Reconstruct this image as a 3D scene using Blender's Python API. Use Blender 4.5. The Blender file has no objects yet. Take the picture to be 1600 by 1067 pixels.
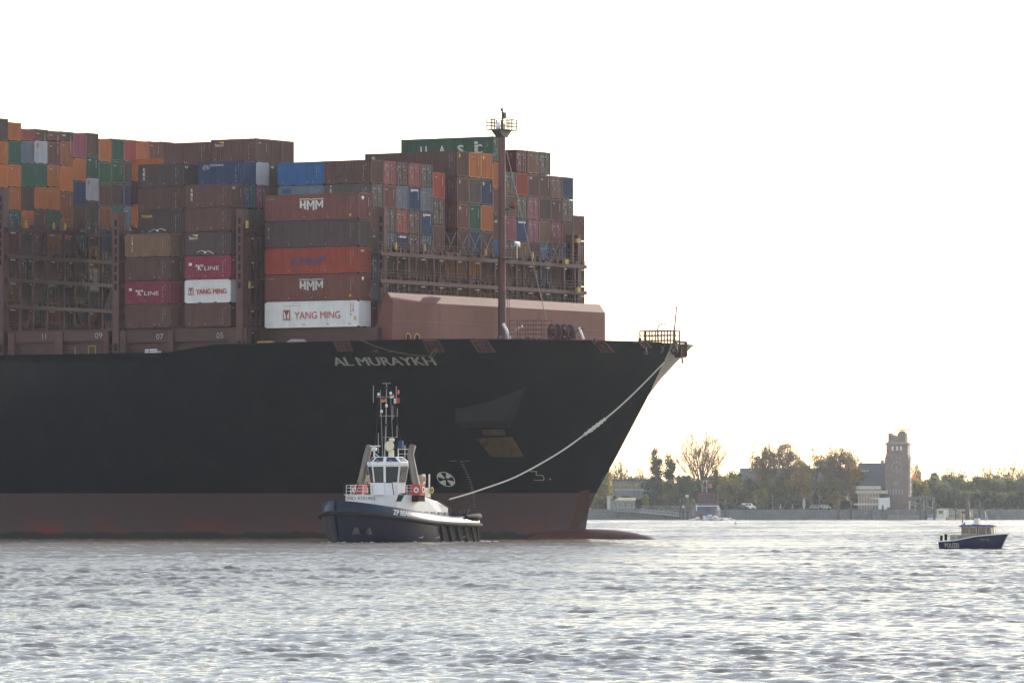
import bpy, math, random
import numpy as np
from mathutils import Vector, Matrix, Euler

# ------------------------------------------------------------------ camera, sky, sun, exposure
SC = bpy.context.scene
COL = SC.collection
R = math.radians
FPX, YH, HC = 9366.0, 797.0, 3.2          # focal length in photo pixels, horizon line, eye height
cam = bpy.data.cameras.new('camera'); cam_o = bpy.data.objects.new('camera', cam); COL.objects.link(cam_o)
cam.sensor_width = 36.0; cam.lens = 36.0 * FPX / 1600.0
cam.clip_start = 1.0; cam.clip_end = 9000.0
cam_o.location = (0, 0, HC); cam_o.rotation_euler = (R(90) + math.atan((YH - 533.5) / FPX), 0, 0)
SC.camera = cam_o

SUN_AZ, SUN_EL = R(34.5), R(21)             # azimuth to the right of the view axis, behind the ship
sdir = Vector((math.sin(SUN_AZ) * math.cos(SUN_EL), math.cos(SUN_AZ) * math.cos(SUN_EL), math.sin(SUN_EL)))
world = bpy.data.worlds.new("World"); SC.world = world; world.use_nodes = True
wn = world.node_tree; wn.nodes.clear()
sky = wn.nodes.new('ShaderNodeTexSky'); sky.sky_type = 'NISHITA'; sky.sun_disc = False
sky.sun_elevation = SUN_EL; sky.sun_rotation = SUN_AZ; sky.dust_density = 0.3; sky.air_density = 1.4; sky.ozone_density = 0.8
bg = wn.nodes.new('ShaderNodeBackground'); bg.inputs['Strength'].default_value = 0.15
wo = wn.nodes.new('ShaderNodeOutputWorld')
thin = wn.nodes.new('ShaderNodeHueSaturation'); thin.inputs['Saturation'].default_value = 0.88   # thin veil of high cloud: a whiter sky
tint = wn.nodes.new('ShaderNodeMix'); tint.data_type = 'RGBA'; tint.blend_type = 'MULTIPLY'; tint.inputs[0].default_value = 1.0; tint.inputs[7].default_value = (1.035, 0.955, 1.0, 1)
wn.links.new(sky.outputs[0], thin.inputs['Color']); wn.links.new(thin.outputs[0], tint.inputs[6]); wn.links.new(tint.outputs[2], bg.inputs['Color']); wn.links.new(bg.outputs[0], wo.inputs['Surface'])
sun = bpy.data.lights.new('sun', 'SUN'); sun.energy = 2.0; sun.angle = R(0.5); sun.color = (1.0, 0.89, 0.74)
sun_o = bpy.data.objects.new('sun', sun); COL.objects.link(sun_o)
sun_o.rotation_euler = (-sdir).to_track_quat('-Z', 'Y').to_euler(); sun_o.location = (200, 300, 200)
SC.view_settings.view_transform = 'Standard'; SC.view_settings.look = 'None'
SC.view_settings.exposure = 1.02; SC.view_settings.gamma = 1.0

# ------------------------------------------------------------------ helpers
rnd = random.Random(7)

def tag(o, label=None, cat=None, group=None, kind=None):
    if label: o['label'] = label
    if cat: o['category'] = cat
    if group: o['group'] = group
    if kind: o['kind'] = kind
    return o

def empty(name, loc=(0, 0, 0), rz=0.0, parent=None):
    o = bpy.data.objects.new(name, None); COL.objects.link(o); o.empty_display_size = 0.5
    o.location = loc; o.rotation_euler = (0, 0, rz)
    if parent: o.parent = parent
    return o

class MB:
    """collects shapes into one mesh"""
    def __init__(s): s.v = []; s.f = []; s.m = []; s.smooth = []
    def add(s, vs, fs, mi=0, sm=False):
        b = len(s.v); s.v += [tuple(v) for v in vs]
        for f in fs: s.f.append(tuple(i + b for i in f)); s.m.append(mi); s.smooth.append(sm)
    def box(s, x0, x1, y0, y1, z0, z1, mi=0, T=None):
        vs = [(x, y, z) for z in (z0, z1) for y in (y0, y1) for x in (x0, x1)]
        if T: vs = [T(v) for v in vs]
        s.add(vs, [(0, 2, 3, 1), (4, 5, 7, 6), (0, 1, 5, 4), (2, 6, 7, 3), (0, 4, 6, 2), (1, 3, 7, 5)], mi)
    def bar(s, a, b, w, h=None, mi=0):
        """square bar from a to b"""
        h = h or w; a = Vector(a); b = Vector(b); d = (b - a)
        if d.length < 1e-6: return
        d.normalize(); up = Vector((0, 0, 1)) if abs(d.z) < .95 else Vector((1, 0, 0))
        u = d.cross(up).normalized() * (w / 2); w2 = u.cross(d).normalized() * (h / 2)
        vs = []
        for c in (a, b): vs += [c - u - w2, c + u - w2, c + u + w2, c - u + w2]
        s.add(vs, [(0, 3, 2, 1), (4, 5, 6, 7), (0, 1, 5, 4), (1, 2, 6, 5), (2, 3, 7, 6), (3, 0, 4, 7)], mi)
    def tube(s, path, r, n=8, mi=0, caps=True, sm=True):
        path = [Vector(p) for p in path]; k = len(path)
        rs = r if isinstance(r, (list, tuple)) else [r] * k
        vs = []; prev = None
        for i, p in enumerate(path):
            d = (path[min(i + 1, k - 1)] - path[max(i - 1, 0)]).normalized()
            if prev is None:
                up = Vector((0, 0, 1)) if abs(d.z) < .9 else Vector((1, 0, 0)); u = d.cross(up).normalized()
            else:
                u = (prev - d * prev.dot(d)).normalized()
            prev = u; w = d.cross(u)
            for j in range(n):
                a = 2 * math.pi * j / n; vs.append(p + (u * math.cos(a) + w * math.sin(a)) * rs[i])
        fs = [(i * n + j, i * n + (j + 1) % n, (i + 1) * n + (j + 1) % n, (i + 1) * n + j) for i in range(k - 1) for j in range(n)]
        s.add(vs, fs, mi, sm)
        if caps:
            s.add(vs[:n], [tuple(range(n))[::-1]], mi); s.add(vs[-n:], [tuple(range(n))], mi)
    def prism(s, pts, off, mi=0):
        """pts: polygon in space, extruded by vector off"""
        off = Vector(off); n = len(pts); a = [Vector(p) for p in pts]
        s.add(a + [p + off for p in a], [tuple(range(n))[::-1], tuple(range(n, 2 * n))] + [(i, (i + 1) % n, n + (i + 1) % n, n + i) for i in range(n)], mi)
    def lathe(s, prof, c=(0, 0, 0), n=16, axis='z', mi=0, sm=True):
        vs = []; c = Vector(c)
        for r, z in prof:
            for j in range(n):
                a = 2 * math.pi * j / n; x, y = r * math.cos(a), r * math.sin(a)
                vs.append(c + (Vector((x, y, z)) if axis == 'z' else Vector((z, x, y)) if axis == 'x' else Vector((x, z, y))))
        k = len(prof)
        s.add(vs, [(i * n + j, i * n + (j + 1) % n, (i + 1) * n + (j + 1) % n, (i + 1) * n + j) for i in range(k - 1) for j in range(n)], mi, sm)
    def ring(s, c, u, v, ro, ri, off, n=20, mi=0, square=None):
        """flat ring (or plate with a round hole when square=(hu, hv)) with thickness vector off"""
        c, u, v, off = Vector(c), Vector(u), Vector(v), Vector(off); o_, i_ = [], []
        for j in range(n):
            a = 2 * math.pi * (j + .5) / n; cx, sy = math.cos(a), math.sin(a)
            if square:
                k = min(square[0] / max(abs(cx), 1e-6), square[1] / max(abs(sy), 1e-6)); o_.append(c + u * cx * k + v * sy * k)
            else: o_.append(c + u * cx * ro + v * sy * ro)
            ru, rv = ri if isinstance(ri, tuple) else (ri, ri)
            i_.append(c + u * cx * ru + v * sy * rv)
        vs = o_ + i_ + [p + off for p in o_] + [p + off for p in i_]; fs = []
        for j in range(n):
            k = (j + 1) % n
            fs += [(j, k, n + k, n + j), (2 * n + j, 3 * n + j, 3 * n + k, 2 * n + k), (j, 2 * n + j, 2 * n + k, k), (n + j, n + k, 3 * n + k, 3 * n + j)]
        s.add(vs, fs, mi)
    def build(s, name, mats, parent=None, loc=None, rz=None):
        me = bpy.data.meshes.new(name); me.from_pydata(s.v, [], s.f)
        for m in (mats if isinstance(mats, (list, tuple)) else [mats]): me.materials.append(m)
        me.polygons.foreach_set('material_index', s.m); me.polygons.foreach_set('use_smooth', s.smooth); me.update()
        o = bpy.data.objects.new(name, me); COL.objects.link(o)
        if parent: o.parent = parent
        if loc: o.location = loc
        if rz is not None: o.rotation_euler = (0, 0, rz)
        return o

def np_mesh(name, co, quads, mats, parent=None, smooth=False, nv=4):
    me = bpy.data.meshes.new(name); co = np.asarray(co, np.float32); q = np.asarray(quads, np.int32)
    me.vertices.add(len(co)); me.vertices.foreach_set('co', co.ravel())
    me.loops.add(q.size); me.loops.foreach_set('vertex_index', q.ravel())
    me.polygons.add(len(q)); me.polygons.foreach_set('loop_start', np.arange(0, q.size, nv, dtype=np.int32))
    try: me.polygons.foreach_set('loop_total', np.full(len(q), nv, np.int32))
    except Exception: pass
    if smooth: me.polygons.foreach_set('use_smooth', np.ones(len(q), bool))
    for m in (mats if isinstance(mats, (list, tuple)) else [mats]): me.materials.append(m)
    me.update(calc_edges=True); me.validate()
    o = bpy.data.objects.new(name, me); COL.objects.link(o)
    if parent: o.parent = parent
    return o

_text = {}
def text_mesh(s, bold=0.0, spacing=1.0, line=1.0):
    """flat letters: (verts 2-D, faces), 1 unit of font size, origin at lower left of the first line's box"""
    key = (s, bold, spacing, line)
    if key not in _text:
        cu = bpy.data.curves.new('t', 'FONT'); cu.body = s; cu.size = 1.0; cu.offset = bold; cu.space_character = spacing; cu.space_line = line
        cu.align_x = 'CENTER' if '\n' in s else 'LEFT'; cu.resolution_u = 3
        ob = bpy.data.objects.new('t', cu); me = ob.to_mesh()
        vs = [(v.co.x, v.co.y) for v in me.vertices]; fs = [tuple(p.vertices) for p in me.polygons]
        ob.to_mesh_clear(); bpy.data.objects.remove(ob)
        x0 = min(v[0] for v in vs); y0 = min(v[1] for v in vs); x1 = max(v[0] for v in vs); y1 = max(v[1] for v in vs)
        _text[key] = ([(v[0] - x0, v[1] - y0) for v in vs], fs, x1 - x0, y1 - y0)
    return _text[key]

def add_text(mb, s, fn, w, h, mi=0, bold=0.01, spacing=1.0, line=1.0, shear=0.0):
    """letters stretched to w x h and mapped through fn(u, v)"""
    vs, fs, W, H = text_mesh(s, bold, spacing, line)
    mb.add([fn(v[0] / W * w + shear * v[1] / H * h, v[1] / H * h) for v in vs], fs, mi)

# ------------------------------------------------------------------ materials
def new_mat(name):
    m = bpy.data.materials.new(name); m.use_nodes = True; nt = m.node_tree
    return m, nt, nt.nodes['Principled BSDF']

def paint(name, col, rough=0.55, grime=0.35, dirt=(0.05, 0.035, 0.03), scale=0.6, streak=True, spec=0.35, metallic=0.0, vary=0.12, bump=0.0):
    """weathered paint: vertical streaks, blotches and a small tone shift per object"""
    m, nt, b = new_mat(name); N, L = nt.nodes, nt.links
    tc = N.new('ShaderNodeTexCoord'); oi = N.new('ShaderNodeObjectInfo')
    add = N.new('ShaderNodeVectorMath'); add.operation = 'MULTIPLY_ADD'
    L.new(oi.outputs['Random'], add.inputs[0]); add.inputs[1].default_value = (91, 47, 63); L.new(tc.outputs['Object'], add.inputs[2])
    mp = N.new('ShaderNodeMapping'); L.new(add.outputs[0], mp.inputs['Vector'])
    mp.inputs['Scale'].default_value = (2.2, 2.2, 0.25) if streak else (1, 1, 1)
    n1 = N.new('ShaderNodeTexNoise'); n1.inputs['Scale'].default_value = scale; n1.inputs['Detail'].default_value = 5; n1.inputs['Roughness'].default_value = .65
    L.new(mp.outputs[0], n1.inputs['Vector'])
    n2 = N.new('ShaderNodeTexNoise'); n2.inputs['Scale'].default_value = scale * 1.7; n2.inputs['Detail'].default_value = 4
    L.new(add.outputs[0], n2.inputs['Vector'])
    mul = N.new('ShaderNodeMath'); mul.operation = 'MULTIPLY'; L.new(n1.outputs[0], mul.inputs[0]); L.new(n2.outputs[0], mul.inputs[1])
    rmp = N.new('ShaderNodeMapRange'); rmp.inputs['From Min'].default_value = .17; rmp.inputs['From Max'].default_value = .42
    rmp.inputs['To Min'].default_value = 0; rmp.inputs['To Max'].default_value = grime
    L.new(mul.outputs[0], rmp.inputs['Value'])
    mix = N.new('ShaderNodeMix'); mix.data_type = 'RGBA'
    mix.inputs[6].default_value = (*col, 1); mix.inputs[7].default_value = (*dirt, 1); L.new(rmp.outputs[0], mix.inputs[0])
    hsv = N.new('ShaderNodeHueSaturation'); L.new(mix.outputs[2], hsv.inputs['Color'])
    vr = N.new('ShaderNodeMapRange'); vr.inputs['To Min'].default_value = 1 - vary; vr.inputs['To Max'].default_value = 1 + vary
    L.new(oi.outputs['Random'], vr.inputs['Value']); L.new(vr.outputs[0], hsv.inputs['Value'])
    L.new(hsv.outputs[0], b.inputs['Base Color'])
    b.inputs['Roughness'].default_value = rough; b.inputs['Specular IOR Level'].default_value = spec; b.inputs['Metallic'].default_value = metallic
    if bump:
        bp = N.new('ShaderNodeBump'); bp.inputs['Distance'].default_value = bump; L.new(n2.outputs[0], bp.inputs['Height']); L.new(bp.outputs[0], b.inputs['Normal'])
    return m

def glass(name, col=(0.02, 0.03, 0.035), rough=0.05):
    m, nt, b = new_mat(name); b.inputs['Base Color'].default_value = (*col, 1); b.inputs['Roughness'].default_value = rough
    b.inputs['Specular IOR Level'].default_value = 0.8
    return m

M = {}
M['white'] = paint('white_paint', (0.74, 0.75, 0.76), .4, .18, (.35, .3, .25))
M['cream'] = paint('cream_paint', (0.70, 0.64, 0.48), .5, .25, (.35, .28, .2))
M['letter_white'] = paint('letter_white', (0.55, 0.54, 0.52), .6, .3, (.15, .12, .11), scale=1.5)
M['letter_dim'] = paint('faded_letter', (0.30, 0.30, 0.29), .6, .4, (.06, .06, .06), scale=1.2)
M['letter_faint'] = paint('worn_letter', (0.13, 0.13, 0.135), .6, .4, (.04, .04, .04), scale=1.2)
M['letter_blue'] = paint('letter_blue', (0.02, 0.05, 0.19), .6, .3)
M['letter_red'] = paint('letter_red', (0.42, 0.06, 0.045), .6, .2)
M['letter_yellow'] = paint('letter_yellow', (0.62, 0.42, 0.06), .6, .2)
M['letter_black'] = paint('letter_black', (0.02, 0.02, 0.022), .6, .1)
M['steel'] = paint('grey_steel', (0.28, 0.29, 0.30), .45, .3, (.12, .09, .07))
M['dark_steel'] = paint('dark_steel', (0.055, 0.055, 0.06), .5, .3)
M['black'] = paint('black_rubber', (0.012, 0.012, 0.013), .75, .2, (.035, .03, .028), spec=.15)
M['deck_red'] = paint('red_oxide_steel', (0.075, 0.030, 0.028), .6, .45, (.045, .03, .028))
M['pillar_red'] = paint('oxide_pillar', (0.095, 0.040, 0.038), .65, .45, (.04, .025, .024))
M['pink'] = paint('faded_red_plate', (0.132, 0.036, 0.029), .65, .55, (.07, .026, .022), scale=.3)
M['yellow'] = paint('yellow_paint', (0.40, 0.27, 0.05), .5, .25)
M['rust'] = paint('rust', (0.13, 0.06, 0.025), .8, .5, (.04, .02, .012), scale=.9)
M['glass'] = glass('window_glass')
M['mast'] = paint('mast_red', (0.125, 0.052, 0.046), .6, .35, (.06, .03, .028))
M['orange_paint'] = paint('signal_orange', (0.65, 0.13, 0.03), .5, .1)
M['red_paint'] = paint('red_paint', (0.42, 0.04, 0.03), .45, .2)
CC = {  # container paints
    'brown': (0.098, 0.043, 0.039), 'dark brown': (0.062, 0.038, 0.040), 'red brown': (0.145, 0.050, 0.042), 'tan brown': (0.165, 0.095, 0.060),
    'grey brown': (0.085, 0.068, 0.062), 'orange': (0.43, 0.145, 0.05), 'orange brown': (0.26, 0.095, 0.04), 'green': (0.022, 0.085, 0.050),
    'dark green': (0.016, 0.072, 0.045), 'navy': (0.018, 0.038, 0.105), 'blue': (0.02, 0.095, 0.24), 'grey blue': (0.13, 0.165, 0.215),
    'slate blue': (0.055, 0.085, 0.135), 'white': (0.60, 0.61, 0.62), 'pale grey': (0.38, 0.39, 0.42), 'magenta': (0.20, 0.024, 0.055), 'pink red': (0.30, 0.06, 0.06),
    'red': (0.30, 0.052, 0.032), 'dark red': (0.14, 0.018, 0.022), 'teal': (0.02, 0.11, 0.105), 'mauve': (0.26, 0.07, 0.115)}
def deepen(k, c):
    if k in ('white', 'pale grey'): return c
    l = sum(c) / 3; return tuple(max(.008, (l + (x - l) * 1.14) * .9) for x in c)
CC = {k: deepen(k, c) for k, c in CC.items()}
CM = {k: paint('container_' + k.replace(' ', '_'), c, .6, .42 if k not in ('white',) else .22, tuple(x * .35 + .012 for x in c), scale=.5, vary=.14) for k, c in CC.items()}
M['rod'] = paint('galvanised_rod', (0.20, 0.185, 0.175), .5, .4, (.12, .09, .08), scale=2)

# ------------------------------------------------------------------ the river and the land beyond
WAVE_A = 0.0049
def build_water():
    ys = [-40, -10, 15, 35, 52, 66]; y = 76.0
    while y < 2080: ys.append(y); y += max(0.15, y * 0.0011)
    ys = np.array(ys); n_in = 600
    t = np.concatenate([-np.array([9, 6, 4, 3, 2.3, 1.85, 1.6]), np.linspace(-1.4, 1.4, n_in), np.array([1.6, 1.85, 2.3, 3, 4, 6, 9])])
    half = np.maximum(ys, 25) * 0.0854
    Xg = half[:, None] * t[None, :] ; Yg = np.repeat(ys[:, None], len(t), 1)
    sx = np.abs(np.gradient(Xg, axis=1)); sy = np.abs(np.gradient(Yg, axis=0))
    rg = np.random.default_rng(5); nw = 110
    lam = 0.17 * (3.0 / 0.17) ** ((np.arange(nw) + rg.random(nw)) / nw)
    th = R(258) + rg.normal(0, R(32), nw)            # wind chop crossing the river
    ph = rg.random(nw) * 6.283
    out = np.clip((Yg - 130) / 330, 0, 1) * 0.6          # the open river is choppier than the water near the beach
    H = np.zeros_like(Xg); DX = np.zeros_like(Xg); DY = np.zeros_like(Xg); got = np.zeros_like(Xg); tot = 0.0
    gust = 0.84 + 0.24 * np.sin(Xg * .021 + 1.3 * np.sin(Yg * .013)) * np.sin(Yg * .017 + .8 + np.sin(Xg * .03)) + .2 * np.sin(Xg * .13 + Yg * .051) * np.sin(Yg * .063 - Xg * .037) + .12 * np.sin(Yg * .21 + 2 * np.sin(Xg * .11))
    lam = np.concatenate([lam, rg.uniform(3, 8, 16)]); th = np.concatenate([th, R(262) + rg.normal(0, R(24), 16)]); ph = np.concatenate([ph, rg.random(16) * 6.283])
    for i in range(len(lam)):
        k = 6.28318 / lam[i]; kx, ky = k * math.cos(th[i]), k * math.sin(th[i])
        a = WAVE_A * lam[i] * math.exp(-(lam[i] / 2.3) ** 2) * (1 + .35 * math.exp(-((lam[i] - .9) / .6) ** 2))
        if i >= nw: a = .0022 * lam[i]
        fade = np.clip((lam[i] / np.maximum(sx * abs(math.cos(th[i])) + sy * abs(math.sin(th[i])), 1e-4) - 1.25) / 1.0, 0, 1)
        p = kx * Xg + ky * Yg + ph[i]; sl = (a * k) ** 2; tot += sl; got += sl * fade
        A = a * fade * gust * (1 + out * min(1.0, lam[i] / 1.4)); c, s_ = np.cos(p), np.sin(p)
        H += A * c; q = 1.25 * A
        DX -= q * math.cos(th[i]) * s_; DY -= q * math.sin(th[i]) * s_
    chop = np.sqrt(np.clip(1 - got / tot, 0, 1)) * (.55 + .55 * gust)     # the share of the chop too fine for the mesh, left to the bump
    co = np.stack([Xg + DX, Yg + DY, H], -1).reshape(-1, 3)
    nr, nc = Xg.shape; idx = np.arange(nr * nc).reshape(nr, nc)
    q = np.stack([idx[:-1, :-1], idx[:-1, 1:], idx[1:, 1:], idx[1:, :-1]], -1).reshape(-1, 4)
    m, nt, b = new_mat('river_water'); N, L = nt.nodes, nt.links
    b.inputs['Base Color'].default_value = (0.23, 0.175, 0.112, 1); b.inputs['Roughness'].default_value = 0.09; b.inputs['IOR'].default_value = 1.333
    geo = N.new('ShaderNodeNewGeometry'); mp = N.new('ShaderNodeMapping'); mp.inputs['Scale'].default_value = (.6, 1.25, 1); L.new(geo.outputs['Position'], mp.inputs['Vector'])
    nz = N.new('ShaderNodeTexNoise'); nz.inputs['Scale'].default_value = 2.6; nz.inputs['Detail'].default_value = 5; nz.inputs['Roughness'].default_value = .62
    L.new(mp.outputs[0], nz.inputs['Vector'])
    at = N.new('ShaderNodeAttribute'); at.attribute_name = 'chop'; ml = N.new('ShaderNodeMath'); ml.operation = 'MULTIPLY'; ml.inputs[1].default_value = 0.26; L.new(at.outputs['Fac'], ml.inputs[0])
    # wind streaks: long lanes of rougher and smoother water; what the mesh cannot carry of the chop is roughness
    mp2 = N.new('ShaderNodeMapping'); mp2.inputs['Scale'].default_value = (.05, .16, 1); L.new(geo.outputs['Position'], mp2.inputs['Vector'])
    n2 = N.new('ShaderNodeTexNoise'); n2.inputs['Scale'].default_value = 1.0; n2.inputs['Detail'].default_value = 6; n2.inputs['Roughness'].default_value = .7; L.new(mp2.outputs[0], n2.inputs['Vector'])
    r2 = N.new('ShaderNodeMapRange'); r2.inputs['From Min'].default_value = .35; r2.inputs['From Max'].default_value = .65; r2.inputs['To Min'].default_value = .10; r2.inputs['To Max'].default_value = .27; L.new(n2.outputs[0], r2.inputs['Value'])
    r3 = N.new('ShaderNodeMath'); r3.operation = 'MULTIPLY_ADD'; sq = N.new('ShaderNodeMath'); sq.operation = 'POWER'; sq.inputs[1].default_value = 2.0; L.new(at.outputs['Fac'], sq.inputs[0]); L.new(sq.outputs[0], r3.inputs[0]); L.new(r2.outputs[0], r3.inputs[1]); r3.inputs[2].default_value = .055; L.new(r3.outputs[0], b.inputs['Roughness'])
    bp = N.new('ShaderNodeBump'); bp.inputs['Strength'].default_value = 1.0; L.new(ml.outputs[0], bp.inputs['Distance'])
    L.new(nz.outputs[0], bp.inputs['Height']); L.new(bp.outputs[0], b.inputs['Normal'])
    o = np_mesh('river_water', co, q, m, smooth=True); tag(o, kind='structure')
    ca = o.data.attributes.new('chop', 'FLOAT', 'POINT'); ca.data.foreach_set('value', chop.astype(np.float32).ravel())
    bed = MB(); bed.box(-900, 900, -60, 2150, -3.2, -3.0)
    o2 = bed.build('river_bed', paint('mud', (0.1, 0.085, 0.06), .9, .3, streak=False)); tag(o2, kind='structure')
build_water()

# ------------------------------------------------------------------ ship frame
SD, STH = 650.0, R(31.88)
SX0 = (413.5 - 800) * SD / FPX
SCs, SSn = math.cos(STH), math.sin(STH)
SHIP_M = Matrix.Translation((SX0, SD, 0)) @ Matrix.Rotation(-STH, 4, 'Z')

def onY(px, py, Y):
    """photo pixel on the ship's lengthwise plane Y -> (X, Z)"""
    k = (px - 800) / FPX
    X = (k * (SD + Y * SCs) - SX0 - Y * SSn) / (SCs + k * SSn); dep = SD - X * SSn + Y * SCs
    return X, (YH - py) / FPX * dep + HC

def onX(px, py, X):
    """photo pixel on the ship's crosswise plane X -> (Y, Z)"""
    k = (px - 800) / FPX
    Y = (k * (SD - X * SSn) - SX0 - X * SCs) / (SSn - k * SCs); dep = SD - X * SSn + Y * SCs
    return Y, (YH - py) / FPX * dep + HC

def W(px, py, d):
    return ((px - 800) / FPX * d, (YH - py) / FPX * d + HC)

def ship_world(p): return SHIP_M @ Vector(p)

CLY = 23.5
_st = [(-9, 25.9), (0.2, 26.3), (3.3, 26.87), (5.1, 27.8), (8.6, 30.1), (12, 32.2), (15.5, 34.35), (19.3, 36.4), (20.3, 36.9), (21.5, 37.4), (24, 38)]
def stem_x(z):
    return float(np.interp(z, [a for a, _ in _st], [b for _, b in _st]))
def top_z(X):
    return float(np.interp(X, [-200, -9.3, -4.3, 11.5, 20, 39], [20.3, 20.3, 21.05, 21.3, 21.45, 21.3]))
def half_b(X, z):
    t = min(max(z / 21.0, 0), 1.05) ** 1.5
    Lr = 95 + (70 - 95) * t; p = 1.9 + .5 * t; q = 1.15 + (.46 - 1.15) * t
    u = min(max((stem_x(z) - X) / Lr, 0), 1)
    return 29.3 * (1 - (1 - u) ** p) ** q * (1 - math.exp(-(u / .01) ** .7)) if u > 0 else 0.0
def hull_y(X, z): return CLY - half_b(X, z)
def hull_px(px, py):
    Y = 3.0
    for _ in range(12):
        X, Z = onY(px, py, Y); Y = .5 * Y + .5 * hull_y(X, Z)
    return X, hull_y(X, Z), Z

SHIP = empty('container_ship', (SX0, SD, 0), -STH)
tag(SHIP, 'huge black and red container ship with a pointed flared bow, towering over the tugboat', 'container ship')

# hull materials: black topsides, worn red boot-topping with slime at the waterline
def hull_mats():
    m1 = paint('black_topside', (0.004, 0.005, 0.009), .36, .45, (.014, .0135, .0145), scale=.22, spec=.15, vary=0)
    nt = m1.node_tree; N, L = nt.nodes, nt.links; b = nt.nodes['Principled BSDF']; tc = N.new('ShaderNodeTexCoord'); mp = N.new('ShaderNodeMapping'); mp.inputs['Rotation'].default_value = (R(90), 0, 0)
    L.new(tc.outputs['Object'], mp.inputs[0]); br = N.new('ShaderNodeTexBrick'); br.inputs['Scale'].default_value = 1.0; br.inputs['Brick Width'].default_value = 9.0; br.inputs['Row Height'].default_value = 2.7; br.inputs['Mortar Size'].default_value = .03; br.inputs['Mortar Smooth'].default_value = .8
    L.new(mp.outputs[0], br.inputs['Vector']); nz = N.new('ShaderNodeTexNoise'); nz.inputs['Scale'].default_value = .45; nz.inputs['Detail'].default_value = 3; L.new(tc.outputs['Object'], nz.inputs['Vector'])
    ad = N.new('ShaderNodeMath'); ad.operation = 'MULTIPLY_ADD'; L.new(br.outputs['Fac'], ad.inputs[0]); ad.inputs[1].default_value = .25; L.new(nz.outputs[0], ad.inputs[2])
    bp = N.new('ShaderNodeBump'); bp.inputs['Distance'].default_value = .12; bp.inputs['Strength'].default_value = .28; L.new(ad.outputs[0], bp.inputs['Height']); L.new(bp.outputs[0], b.inputs['Normal'])
    m2, nt, b = new_mat('boot_topping'); N, L = nt.nodes, nt.links
    tc = N.new('ShaderNodeTexCoord'); sep = N.new('ShaderNodeSeparateXYZ'); L.new(tc.outputs['Object'], sep.inputs[0])
    mp = N.new('ShaderNodeMapping'); mp.inputs['Scale'].default_value = (.35, .35, .12); L.new(tc.outputs['Object'], mp.inputs[0])
    nA = N.new('ShaderNodeTexNoise'); nA.inputs['Scale'].default_value = 1.0; nA.inputs['Detail'].default_value = 6; L.new(mp.outputs[0], nA.inputs['Vector'])
    nB = N.new('ShaderNodeTexNoise'); nB.inputs['Scale'].default_value = .16; nB.inputs['Detail'].default_value = 5; L.new(tc.outputs['Object'], nB.inputs['Vector'])
    # fresher red low down in patches
    zl = N.new('ShaderNodeMapRange'); zl.inputs['From Min'].default_value = 2.6; zl.inputs['From Max'].default_value = .6; L.new(sep.outputs[2], zl.inputs['Value'])
    ra = N.new('ShaderNodeMapRange'); ra.inputs['From Min'].default_value = .46; ra.inputs['From Max'].default_value = .6; L.new(nB.outputs[0], ra.inputs['Value'])
    mu = N.new('ShaderNodeMath'); mu.operation = 'MULTIPLY'; L.new(zl.outputs[0], mu.inputs[0]); L.new(ra.outputs[0], mu.inputs[1])
    c1 = N.new('ShaderNodeMix'); c1.data_type = 'RGBA'; c1.inputs[6].default_value = (.082, .046, .047, 1); c1.inputs[7].default_value = (.062, .043, .047, 1); L.new(nA.outputs[0], c1.inputs[0])
    c2 = N.new('ShaderNodeMix'); c2.data_type = 'RGBA'; L.new(mu.outputs[0], c2.inputs[0]); L.new(c1.outputs[2], c2.inputs[6]); c2.inputs[7].default_value = (.155, .035, .028, 1)
    # wet weed band
    nC = N.new('ShaderNodeTexNoise'); nC.inputs['Scale'].default_value = .5; nC.inputs['Detail'].default_value = 6; L.new(tc.outputs['Object'], nC.inputs['Vector'])
    ad = N.new('ShaderNodeMath'); ad.operation = 'MULTIPLY_ADD'; L.new(nC.outputs[0], ad.inputs[0]); ad.inputs[1].default_value = 1.1; L.new(sep.outputs[2], ad.inputs[2])
    sl = N.new('ShaderNodeMapRange'); sl.inputs['From Min'].default_value = 1.45; sl.inputs['From Max'].default_value = 1.15; L.new(ad.outputs[0], sl.inputs['Value'])
    c3 = N.new('ShaderNodeMix'); c3.data_type = 'RGBA'; L.new(sl.outputs[0], c3.inputs[0]); L.new(c2.outputs[2], c3.inputs[6]); c3.inputs[7].default_value = (.022, .018, .016, 1)
    L.new(c3.outputs[2], b.inputs['Base Color']); b.inputs['Roughness'].default_value = .55; b.inputs['Specular IOR Level'].default_value = .3
    return [m1, m2]
HM = hull_mats()

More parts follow.
